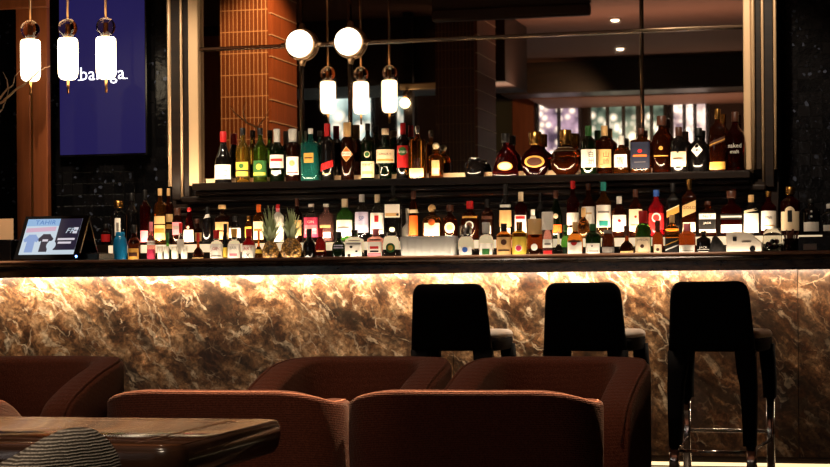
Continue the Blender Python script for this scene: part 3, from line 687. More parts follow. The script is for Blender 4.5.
# ================================================================== BOTTLES
SH = {
 'std': [(0, .88), (.02, 1), (.58, 1), (.65, .93), (.71, .62), (.76, .40), (.80, .34), (1, .34)],
 'hi': [(0, .90), (.02, 1), (.66, 1), (.70, .94), (.74, .66), (.78, .40), (.82, .33), (1, .33)],
 'burg': [(0, .92), (.02, 1), (.40, 1), (.52, .86), (.64, .56), (.74, .38), (.80, .34), (1, .33)],
 'champ': [(0, .92), (.02, 1), (.46, 1), (.58, .80), (.72, .46), (.80, .34), (1, .32)],
 'squat': [(0, .90), (.03, 1), (.50, 1), (.60, .92), (.67, .62), (.72, .36), (.78, .30), (1, .30)],
 'globe': [(0, .42), (.02, .55), (.12, .84), (.24, .98), (.34, 1), (.46, .93), (.57, .68), (.63, .42), (.68, .30), (1, .28)],
 'bell': [(0, .92), (.05, 1), (.14, .98), (.30, .82), (.46, .70), (.56, .62), (.62, .44), (.68, .26), (1, .25)],
 'flask': [(0, .72), (.06, .90), (.18, 1), (.32, .94), (.44, .66), (.52, .30), (.58, .24), (1, .24)],
 'belly': [(0, .55), (.05, .66), (.14, .74), (.26, .76), (.30, .90), (.33, 1), (.60, 1), (.63, .92), (.68, .50), (.76, .42), (.82, .36), (1, .36)],
 'pear': [(0, .86), (.03, .96), (.14, 1), (.34, .90), (.52, .66), (.66, .44), (.74, .34), (1, .32)],
 'slim': [(0, .92), (.02, 1), (.64, 1), (.74, .80), (.80, .56), (.84, .50), (1, .50)],
 'boxy': [(0, .95), (.02, 1), (.70, 1), (.735, .90), (.76, .40), (.79, .26), (1, .26)],
 'jar': [(0, .70), (.05, .88), (.25, 1), (.55, 1), (.78, .86), (.86, .62), (.92, .60), (1, .62)],
 'mini': [(0, .90), (.02, 1), (.50, 1), (.60, .88), (.68, .52), (.74, .40), (1, .40)],
}
def prof_r(shape, z):
    p = SH[shape]
    for (z0, r0), (z1, r1) in zip(p, p[1:]):
        if z <= z1: return r0 + (r1 - r0) * (z - z0) / max(1e-6, z1 - z0)
    return p[-1][1]
ROWS = {'U': (ZSH, [11.375, 11.30, 11.26]), 'B': (ZB1, [11.09, 11.215, 11.30]), 'F': (ZB0, [10.92, 10.94, 10.90])}
GRP = {'U': 'bottles on the mirror shelf', 'B': 'bottles on the lit step of the back bar', 'F': 'bottles in the front row of the back bar'}
placed = []
def bottle(row, x, top, wpx, shape, glass, cap, capz, name, label, decor=(), sq=0, capr=1.12, ball=0, Y=None, cat='bottle'):
    zb_, ys = ROWS[row]
    pick = None
    for yy in ([Y] if Y else ys):
        rr = (at_Y(x + wpx / 2, 200, yy).x - at_Y(x - wpx / 2, 200, yy).x) / 2; xx = at_Y(x, 220, yy).x
        ok = all((xx - a) ** 2 + (yy - b) ** 2 > (rr * .98 + c) ** 2 for a, b, c in placed)
        if ok or pick is None: pick = (yy, xx, rr, ok)
        if ok: break
    yy, xx, R, ok = pick
    if not ok: print('TIGHT', row, x, label)
    placed.append((xx, yy, R))
    H = at_Y(x, top, yy).z - zb_
    th = math.atan2(-xx, yy) * .45 + random.uniform(-5, 5) * D2R
    if sq: th = random.uniform(0, 6) * D2R
    n, dr = (7.0, .82) if sq == 1 else ((4.0, .55) if sq == 2 else (2.0, 1.0))
    if sq == 2: th = random.uniform(2, 7) * D2R
    t = thing(name, label, cat, (xx, yy, zb_ + .0005), th, GRP[row])
    pz = SH[shape]
    zc = capz if cap else 1.0
    # glass: denser rings so shoulders are round
    zs = []
    for (z0, r0), (z1, r1) in zip(pz, pz[1:]):
        k = 3 if abs(r1 - r0) > .08 else 1
        for i in range(k): zs.append(z0 + (z1 - z0) * i / k)
    zs = [z for z in zs if z < zc - .005] + [zc - .002]
    seg = 28
    def nn(z):
        r = prof_r(shape, z); return n if r > .85 else 2.0 + (n - 2.0) * max(0, (r - .4) / .45)
    def dd(z):
        r = prof_r(shape, z); return dr if r > .85 else 1 + (dr - 1) * max(0, (r - .3) / .55)
    bm = bmn(); rings = []
    for z in zs:
        r = prof_r(shape, z)
        rings.append([(q[0] * r * R, q[1] * r * R, z * H) for q in (sec(2 * math.pi * k / seg, nn(z), dd(z)) for k in range(seg))])
    loft(bm, rings, 0); obj('glass_body', bm, GL[glass], t)
    if cap:
        rn = prof_r(shape, zc) * R * capr; bm = bmn()
        if ball: sphere(bm, (0, 0, zc * H + rn * ball * .9), rn * ball, 18, 12); lathe(bm, [(rn * .8, zc * H - .001), (rn * .8, zc * H + rn * .5)], 16)
        else: lathe(bm, [(rn * .98, zc * H - .001), (rn, zc * H + .002), (rn * 1.0, H * .992 - .001), (rn * .9, H)], 18)
        obj('stopper' if ball else 'cap', bm, pal(cap), t)
    groups = []
    for d in decor:
        k = d[0]; rs = R / H
        a_, b_ = (d[1], d[2]) if k in 'LB' else ((d[1] - d[2] * rs * 1.15, d[1] + d[2] * rs * 1.15) if k in 'SD' else ((d[1] - abs(d[3]) * rs, d[2] + abs(d[3]) * rs) if k == 'X' else ((d[1] - d[2] * .6, d[1] + d[2] * .6) if k == 'T' else (d[1] - d[2] * 1.8, d[1] + d[2] * .6))))
        for g_ in groups:
            if a_ < g_[1] and b_ > g_[0]: g_[0] = min(a_, g_[0]); g_[1] = max(b_, g_[1]); g_[2].append(d); break
        else: groups.append([a_, b_, [d]])
    for _, _, decor in groups:
        bm = bmn(); mats = []; idx = {}
        def mi(c):
            if c not in idx: idx[c] = len(mats); mats.append(pal(c))
            return idx[c]
        lev = [0]
        def fn(off):
            def g(xm, z):                            # xm metres across, z metres up
                zz = z / H; r = prof_r(shape, zz) * R
                if sq:
                    N_, D_ = nn(zz), dd(zz)
                    ph_ = math.atan2(xm, r * D_) if abs(xm) < r else math.copysign(.9, xm)
                    q = sec(ph_, N_, D_)
                    # flat front: x straight across
                    return (q[0] * r, q[1] * r - off, z)
                ph_ = xm / max(r, 1e-4); q = sec(ph_); return (q[0] * (r + off), q[1] * (r + off), z)
            return g
        for d in decor:
            lev[0] += 1; off = .0006 * lev[0]; g = fn(off); k = d[0]
            if k in 'LB':
                z0, z1, c = d[1:4]; fr = d[4] if len(d) > 4 else (.92 if sq else 1.2)
                rows = max(1, int((z1 - z0) / .06)); cols = 12
                G = []
                for i in range(rows + 1):
                    z = z0 + (z1 - z0) * i / rows; r = prof_r(shape, z) * R
                    G.append([bm.verts.new(g((2 * j / cols - 1) * fr * r * (1 if not sq else .93), z * H)) for j in range(cols + 1)])
                for a, b in zip(G, G[1:]):
                    for j in range(cols): face(bm, (a[j], a[j + 1], b[j + 1], b[j]), mi(c))
            elif k == 'S':                           # round seal
                zc_, rf, c = d[1:4]; cx_ = d[4] * R if len(d) > 4 else 0
                ctr_ = bm.verts.new(g(cx_, zc_ * H)); pr_ = None
                for q_ in (.35, .7, 1.0):
                    cu_ = [bm.verts.new(g(cx_ + math.cos(a) * rf * R * q_, zc_ * H + math.sin(a) * rf * R * q_)) for a in [2 * math.pi * i / 18 for i in range(18)]]
                    for i in range(18):
                        j = (i + 1) % 18; face(bm, (ctr_, cu_[i], cu_[j]) if pr_ is None else (pr_[i], cu_[i], cu_[j], pr_[j]), mi(c))
                    pr_ = cu_
            elif k == 'D':                           # diamond
                zc_, rf, c = d[1:4]
                cl_ = []
                for i in range(13):
                    u = -1 + i / 6; hv = max(.01, 1 - abs(u)); cl_.append([bm.verts.new(g(u * rf * R, zc_ * H + v_ * hv * rf * R * 1.15)) for v_ in (-1, -.33, .33, 1)])
                for a, b in zip(cl_, cl_[1:]):
                    for j in range(3): face(bm, (a[j], b[j], b[j + 1], a[j + 1]), mi(c))
            elif k == 'X':                           # slanted band
                z0, z1, sl, c = d[1:5]; cols = 10; fr = .9 if sq else 1.15
                A = []
                for j in range(cols + 1):
                    u = 2 * j / cols - 1; xm = u * fr * R * .95
                    A.append((bm.verts.new(g(xm, z0 * H + u * sl * R)), bm.verts.new(g(xm, z1 * H + u * sl * R))))
                for a, b in zip(A, A[1:]): face(bm, (a[0], b[0], b[1], a[1]), mi(c))
            elif k == 'T':
                zc_, hf, c, s_ = d[1:5]
                put_text(bm, s_, g, hf * H, mi(c), 0, zc_ * H, maxw=1.5 * R)
            elif k == 'V':                           # vertical column of characters
                zc_, hf, c, s_ = d[1:5]
                for i, ch in enumerate(s_): put_text(bm, ch, g, hf * H, mi(c), (d[5] * R if len(d) > 5 else 0), zc_ * H - i * hf * H * 1.15)
        obj('label', bm, mats, t, recalc=False)
    return t
W_, BO, LQ, GI = 'whisky_bottle', 'spirit_bottle', 'liqueur_bottle', 'gin_bottle'
SHELF = [
 (223.9, 131.5, 16.5, 'burg', 'black', 'red', .80, 'wine_bottle', 'black burgundy wine bottle with low white label at left end of mirror shelf', [('L', .10, .37, 'white'), ('B', .24, .26, 'pink', .7), ('B', .155, .17, 'grey', .6)], {}),
 (243.3, 128, 13.5, 'std', 'yellow', 'black', .88, LQ, 'pale yellow liqueur bottle with black cap and dark yellow label', [('L', .12, .40, 'black'), ('L', .25, .39, 'yellow', 1.0), ('L', .14, .22, 'yellow', 1.0), ('S', .32, .35, 'green')], {}),
 (260.8, 128, 13.5, 'std', 'lime', 'black', .88, LQ, 'green liqueur bottle with black cap and green label on mirror shelf', [('L', .13, .41, 'green'), ('L', .15, .20, 'yellow', 1.0), ('S', .30, .4, 'yellow')], {}),
 (277.6, 129, 14, 'std', 'dgreen', 'silver', .76, 'vermouth_bottle', 'dark green bottle with silver neck and white label crossed by red script', [('L', .28, .52, 'white'), ('B', .40, .45, 'red', .9), ('T', .34, .045, 'red', 'Dry'), ('L', .17, .23, 'white', .7)], {}),
 (293.5, 129, 14, 'hi', 'brown', 'silver', .76, 'vermouth_bottle', 'dark red bottle with silver neck and white portrait label', [('L', .15, .48, 'white', 1.0), ('S', .36, .4, 'tan'), ('B', .18, .20, 'red', .8)], {}),
 (311.3, 128.5, 17, 'boxy', 'teal', 'silver', .90, GI, 'square turquoise bottle with small amber label on mirror shelf', [('L', .36, .54, 'gold', .50), ('B', .44, .46, 'brown', .40)], {'sq': 1}),
 (328, 123.5, 13.5, 'hi', 'black', 'red', .78, LQ, 'black bottle with red capsule and slanted red flash', [('X', .22, .34, .35, 'red'), ('B', .13, .15, 'tan', .6)], {}),
 (348, 122.5, 13, 'hi', 'brown', 'tan', .76, 'amaro_bottle', 'dark brown bottle with orange diamond label on mirror shelf', [('D', .46, 1.0, 'tan'), ('D', .46, .85, 'orange'), ('B', .43, .50, 'white', .72), ('T', .465, .045, 'navy', 'AMARO')], {}),
 (368.4, 123.5, 13.5, 'hi', 'dgreen', 'black', .88, 'amaro_bottle', 'dark green bottle with cream lower label and round crest above', [('L', .06, .34, 'cream'), ('S', .46, .45, 'cream'), ('S', .46, .33, 'green'), ('T', .28, .05, 'brown', 'FERNET'), ('B', .12, .17, 'tan', .8)], {}),
 (386, 128.5, 18, 'belly', 'dgreen', 'cream', .88, 'amaro_bottle', 'waisted dark bottle with wide cream belly label and green neck', [('L', .34, .59, 'cream', 1.3), ('T', .50, .05, 'brown', 'AMARO'), ('B', .37, .41, 'gold', 1.0)], {}),
 (403.7, 123, 13.5, 'hi', 'black', 'red', .80, 'amaro_bottle', 'black bottle with red cap and red and green label', [('L', .22, .60, 'red', .9), ('S', .50, .62, 'green'), ('T', .50, .06, 'white', 'Amaro')], {}),
 (418, 126, 16, 'boxy', 'amber', 'silverm', .86, 'whisky_decanter', 'square clear decanter of pale amber spirit with silver stopper', [('L', .05, .2, 'tan', .8)], {'sq': 1}),
 (436.5, 141.5, 14.5, 'squat', 'amber', 'cream', .80, 'tequila_bottle', 'short amber bottle with pale round stopper on mirror shelf', [('L', .10, .50, 'tan', .55), ('L', .14, .30, 'cream', .45)], {'ball': 1.25, 'capr': 1.25}),
 (475.2, 158, 20, 'jar', 'black', 'silverm', .95, 'tequila_jar', 'small round black jar with silver rim in the gap of the mirror shelf', [], {'capr': 1.0}),
 (506, 133.5, 26, 'bell', 'dred', 'black', .80, 'cognac_bottle', 'bell-shaped dark cognac bottle with black stopper and gold oval', [('S', .26, .34, 'gold'), ('S', .26, .27, 'cream')], {'sq': 2, 'capr': 1.25}),
 (535.8, 132, 28, 'globe', 'dred', 'goldm', .72, 'cognac_decanter', 'round studded dark red decanter with gold stopper and gold medallion', [('S', .34, .42, 'gold'), ('S', .34, .30, 'brown')], {'sq': 2, 'capr': 1.5}),
 (566, 130, 31, 'globe', 'damber', 'goldm', .68, 'cognac_decanter', 'large round dark decanter with cream and gold collar on mirror shelf', [('B', .54, .62, 'cream', 1.3)], {'capr': 1.3, 'Y': 11.33}),
 (589.2, 126, 16, 'hi', 'dgreen', 'green', .80, W_, 'green whisky bottle with green cap and white label of black characters', [('L', .16, .52, 'white', 1.1), ('V', .42, .12, 'black', '白州', .35), ('B', .22, .23, 'grey', .5)], {}),
 (605, 126, 16, 'hi', 'damber', 'tan', .80, W_, 'amber whisky bottle with tan cap and tan label of black characters', [('L', .16, .52, 'tan', 1.1), ('V', .42, .12, 'black', '山崎', .35), ('B', .22, .23, 'brown', .5)], {}),
 (622, 136, 17.5, 'squat', 'amber', 'silver', .78, W_, 'short faceted whisky bottle with clear stopper and white character label', [('L', .20, .52, 'white', .8), ('T', .37, .20, 'black', '響')], {}),
 (641.4, 128, 20, 'boxy', 'amber', 'brown', .86, W_, 'broad amber bottle with navy label and small red emblem', [('L', .13, .69, 'navy', 1.05), ('S', .50, .18, 'red'), ('B', .38, .42, 'orange', .6), ('B', .26, .27, 'grey', .5)], {'sq': 1}),
 (662.3, 116, 19, 'std', 'damber', 'brown', .84, W_, 'tall dark amber whisky decanter with tall brown stopper', [('B', .30, .32, 'gold', .8), ('S', .44, .22, 'gold')], {'capr': 1.5}),
 (679.4, 127, 17, 'hi', 'black', 'brown', .80, W_, 'black whisky bottle with brown cap and cream label', [('L', .14, .46, 'cream', 1.1), ('B', .30, .33, 'brown', .6), ('S', .45, .12, 'black')], {}),
 (699, 128, 23, 'squat', 'black', 'black', .82, W_, 'rounded black decanter bottle with a painted white highlight', [('D', .50, .52, 'white')], {}),  # white diamond stands for a highlight on the dark glass
 (718.4, 109, 16.5, 'hi', 'damber', 'goldm', .84, W_, 'tallest square amber bottle with gold cap and slanted dark label', [('X', .44, .52, .4, 'brown'), ('X', .46, .48, .4, 'gold'), ('L', .04, .16, 'gold', 1.0)], {'sq': 1}),
 (735.8, 112, 19, 'std', 'dred', 'brown', .84, W_, 'red amber bottle with white hand lettering at right end of mirror shelf', [('T', .44, .07, 'white', 'naked'), ('T', .34, .06, 'white', 'malt')], {}),
]
STEP = [
 (106, 224, 9, 'mini', 'brown', 'black', .8, LQ, 'small dark bottle with red label beside the register, at left of step', [('L', .15, .5, 'red')], {}),
 (118.8, 201, 15, 'hi', 'clear', 'goldm', .84, 'vodka_bottle', 'clear bottle with wide gold cap standing behind the blue bottle', [('L', .2, .6, 'white', .35), ('B', .3, .5, 'grey', .15)], {'capr': 1.7}),
 (132, 193, 13, 'std', 'black', 'black', .85, BO, 'tall black bottle without bright label right of the gold-capped clear bottle', [], {}),
 (145.2, 190, 10, 'hi', 'dred', 'black', .82, BO, 'tall dark red bottle at left end of the lit step', [('L', .04, .25, 'pink', .8)], {}),
 (160.2, 188.5, 11, 'hi', 'amber', 'tan', .87, W_, 'tall amber bottle with cream cap and double cream label', [('L', .36, .50, 'tan'), ('L', .08, .34, 'tan'), ('B', .20, .28, 'orange', .9)], {}),
 (168.8, 188.5, 9, 'hi', 'damber', 'tan', .87, W_, 'slightly narrower dark amber bottle standing right of the double-labelled amber one', [('L', .40, .54, 'tan'), ('L', .28, .36, 'gold'), ('B', .12, .26, 'black', .9)], {}),
 (177.5, 208, 10, 'slim', 'brown', 'brown', .8, W_, 'dull brown bottle with grey pink label near left end of step', [('L', .25, .6, 'pink', 1.0), ('B', .4, .5, 'grey', .8)], {}),
 (189.2, 203, 11, 'pear', 'dred', 'red', .78, LQ, 'bottle with red bulb stopper and white bib label', [('L', .04, .34, 'white', 1.1), ('S', .40, .25, 'cream')], {'ball': 1.1}),
 (197, 219, 9.5, 'mini', 'brown', 'brown', .82, BO, 'short brown bottle with tan label beside the red-stoppered bottle', [('L', .12, .45, 'tan')], {}),
 (207.5, 207, 10, 'std', 'black', 'black', .82, BO, 'dark bottle with a white tag at its neck', [('X', .70, .80, .15, 'white')], {}),
 (222.3, 205, 13.5, 'hi', 'brown', 'tan', .90, W_, 'dark brown bottle with cream cap and tall tan label', [('L', .10, .55, 'tan'), ('B', .3, .33, 'brown', .8)], {'capr': 1.6}),
 (235.2, 216, 12, 'mini', 'black', 'black', .8, BO, 'short black bottle with white label left of the gold tube', [('L', .2, .55, 'white'), ('B', .3, .42, 'red', .3)], {}),
 (248.6, 216, 7, 'slim', 'amber', 'goldm', .82, BO, 'slim golden bottle between white label and orange-capped bottles', [('L', .2, .6, 'yellow')], {}),
 (258.8, 204.5, 10.5, 'hi', 'amber', 'orange', .80, BO, 'bottle with bright orange cap and cream label left of the pineapples', [('L', .08, .55, 'cream'), ('B', .3, .36, 'orange', .8)], {}),
 (278, 204.5, 11, 'hi', 'frost', 'red', .90, BO, 'white bottle with red and pink cap behind the pineapples', [('L', .1, .5, 'white'), ('B', .80, .9, 'pink', 1.0)], {}),
 (297, 198.5, 10, 'std', 'brown', 'brown', .83, BO, 'brown bottle rising behind the right pineapple crown', [('L', .15, .5, 'tan')], {}),
 (311.4, 204, 15, 'hi', 'clear', 'white', .92, GI, 'clear bottle with magenta label and white cap right of the pineapples', [('L', .12, .64, 'magenta', 1.1), ('L', .20, .44, 'pink', .9), ('T', .52, .07, 'white', 'GIN'), ('B', .3, .34, 'white', .7)], {}),
 (326.3, 204, 14.5, 'hi', 'pink', 'white', .92, GI, 'clear pale pink bottle with white cap', [('L', .36, .44, 'tan', .8), ('L', .1, .24, 'white', .8)], {}),
 (345, 199, 16.5, 'std', 'green', 'cream', .80, GI, 'green glass bottle with cream cap and wide white label', [('L', .12, .50, 'white', 1.2), ('B', .30, .34, 'grey', .7)], {}),
 (362, 194.5, 14.5, 'std', 'clear', 'silver', .84, 'vodka_bottle', 'clear bottle with lilac label and silver cap', [('L', .18, .62, 'lilac', 1.1), ('T', .48, .09, 'blue', 'SP'), ('B', .3, .34, 'white', .8)], {}),
 (377.5, 194.5, 14.5, 'std', 'clear', 'cream', .82, 'vodka_bottle', 'clear bottle with white label bearing a red square', [('L', .15, .60, 'white', 1.1), ('B', .40, .54, 'red', .28), ('B', .22, .25, 'grey', .8)], {}),
 (393.4, 186, 15.5, 'boxy', 'clear', 'black', .84, 'vodka_bottle', 'tall clear bottle with black neck and upper white label', [('L', .42, .66, 'white', 1.0), ('B', .44, .50, 'tan', .8), ('S', .47, .16, 'black', .6), ('S', .2, .3, 'cream')], {'sq': 1}),
 (407.6, 208.5, 13.5, 'flask', 'frost', 'white', .84, BO, 'bright white long-necked flask bottle left of the tequila', [], {}),
 (413.6, 191, 9, 'slim', 'damber', 'brown', .84, BO, 'thin tall amber bottle behind the white flask', [('L', .1, .5, 'orange'), ('L', .55, .62, 'cream')], {}),
 (432, 205, 19, 'squat', 'amber', 'tan', .80, 'tequila_bottle', 'broad amber tequila bottle with round stopper left of the oval label', [('L', .12, .48, 'cream', .9), ('S', .5, .35, 'orange')], {'ball': 1.2}),
 (450, 205, 15, 'squat', 'damber', 'brown', .82, 'tequila_bottle', 'dark amber bottle with pale oval label above the ribbed ice tray', [('S', .34, .7, 'cream'), ('S', .34, .4, 'tan')], {'capr': 1.5}),
 (470, 201, 17.5, 'squat', 'damber', 'red', .80, W_, 'dark amber bottle with red cap and pale ring emblem', [('S', .36, .48, 'silver'), ('S', .36, .34, 'brown'), ('B', .55, .60, 'gold', 1.0)], {'capr': 1.3}),
 (487.4, 199.5, 12.5, 'std', 'brown', 'black', .80, BO, 'dark brown bottle with one small white square label', [('L', .12, .34, 'white', .7), ('B', .5, .58, 'brown', 1.0)], {}),
 (505.8, 184, 12.5, 'std', 'black', 'black', .80, 'rum_bottle', 'tall black bottle with tan label and black cap', [('L', .22, .52, 'tan', 1.2), ('L', .04, .2, 'cream', .9), ('B', .57, .62, 'silver', 1.0)], {}),
 (521, 192, 12.5, 'hi', 'dred', 'cream', .80, BO, 'red-shouldered bottle with cream cap and white label', [('L', .12, .50, 'white', 1.1), ('B', .42, .48, 'red', .8)], {}),
 (533, 209.5, 7, 'slim', 'frost', 'white', .82, BO, 'slim white bottle between the red-shouldered and black bottles', [('L', .1, .3, 'tan')], {}),
 (540.4, 193, 9.5, 'std', 'black', 'black', .82, BO, 'black bottle with white label left of the grey champagne-shaped bottle', [('L', .15, .42, 'white', 1.0)], {}),
 (556, 190.5, 12.5, 'champ', 'dgreen', 'brown', .84, 'champagne_bottle', 'dark sloping bottle with small round seal and orange base label', [('S', .46, .4, 'cream'), ('L', .12, .28, 'orange', 1.1)], {}),
 (573, 181, 12.5, 'std', 'dred', 'red', .86, W_, 'tall dark bottle with speckled red neck and white label', [('L', .22, .44, 'white', 1.2), ('L', .05, .18, 'cream', 1.0)], {}),
 (588.6, 184, 13.5, 'std', 'damber', 'brown', .88, W_, 'tall amber whisky with plain white label left of the teal cap', [('L', .20, .58, 'white', 1.2), ('B', .44, .47, 'tan', .6)], {'Y': 11.20}),
 (603.7, 182, 15, 'std', 'amber', 'teal', .84, W_, 'tall amber whisky with teal cap and white label with teal corner', [('L', .18, .58, 'white', 1.2), ('B', .20, .30, 'teal', .6), ('B', .44, .47, 'grey', .8)], {}),
 (619.3, 196.5, 14.5, 'std', 'damber', 'white', .82, W_, 'amber whisky with white cap and white label', [('L', .14, .54, 'white', 1.2), ('S', .40, .2, 'red')], {}),
 (635.7, 189.5, 14, 'std', 'damber', 'brown', .84, W_, 'amber whisky with brown cap and tall cream label', [('L', .12, .58, 'cream', 1.2), ('S', .42, .18, 'red'), ('B', .24, .26, 'brown', .8)], {}),
 (656.4, 190, 16, 'std', 'red', 'blue', .86, W_, 'red bottle with blue cap and round white emblem', [('L', .15, .50, 'red', 1.2), ('S', .40, .6, 'white'), ('S', .40, .4, 'lred')], {}),
 (673.2, 183.5, 13.5, 'hi', 'black', 'black', .84, W_, 'tall square black bottle with slanted dark gold band', [('X', .40, .54, .45, 'gold'), ('X', .52, .54, .45, 'cream'), ('B', .1, .2, 'black', .8)], {'sq': 1}),
 (689.4, 179.5, 14.5, 'hi', 'damber', 'goldm', .82, W_, 'tall square bottle with gold cap and slanted tan label', [('X', .38, .58, .42, 'tan'), ('T', .50, .05, 'brown', 'GOLD'), ('B', .08, .24, 'cream', .8)], {'sq': 1}),
 (708, 201.5, 17.5, 'hi', 'damber', 'brown', .90, W_, 'square bottle with black and white banded labels', [('L', .08, .68, 'black', 1.0), ('B', .48, .64, 'white', 1.0), ('B', .10, .18, 'cream', 1.0), ('T', .56, .07, 'black', 'No.7'), ('T', .36, .07, 'white', 'JACK')], {'sq': 1}),
 (731.5, 191, 22, 'squat', 'dred', 'brown', .84, W_, 'broad round-shouldered bourbon bottle with brown stopper', [('L', .36, .48, 'black', 1.2), ('B', .40, .44, 'silver', .9), ('L', .06, .24, 'white', 1.1)], {'sq': 2, 'capr': 1.5}),
 (751.3, 195, 15.5, 'std', 'black', 'tan', .82, W_, 'black bottle with tan cap and large white label', [('L', .06, .54, 'white', 1.2), ('X', .58, .64, .2, 'cream')], {}),
 (768.6, 191.5, 16, 'std', 'dred', 'goldm', .88, W_, 'dark red bottle with gold cap and tall white label', [('L', .10, .55, 'white', 1.2), ('T', .40, .06, 'brown', 'Malt'), ('B', .2, .22, 'gold', .8)], {}),
 (790.3, 187, 20, 'hi', 'dred', 'goldm', .84, W_, 'large dark bottle with gold cap and arched cream label', [('L', .08, .48, 'cream', 1.1), ('S', .48, .5, 'cream'), ('B', .26, .50, 'black', .22)], {'capr': 1.5}),
 (811, 199, 19, 'hi', 'black', 'black', .88, BO, 'black bottle with low bright white label near right end of step', [('L', .08, .34, 'white', .9), ('S', .5, .12, 'silver'), ('S', .64, .1, 'silver')], {}),
 (829, 204, 14, 'std', 'clear', 'silver', .85, BO, 'clear bottle cut by the right edge of the photo', [('L', .1, .3, 'white', 1.0)], {}),
]
STEP.append((583.5, 208, 12, 'globe', 'amber', 'tan', .70, BO, 'round glowing amber bottle on the step behind the red-sealed cognac', [], {'Y': 11.045, 'capr': 1.3}))
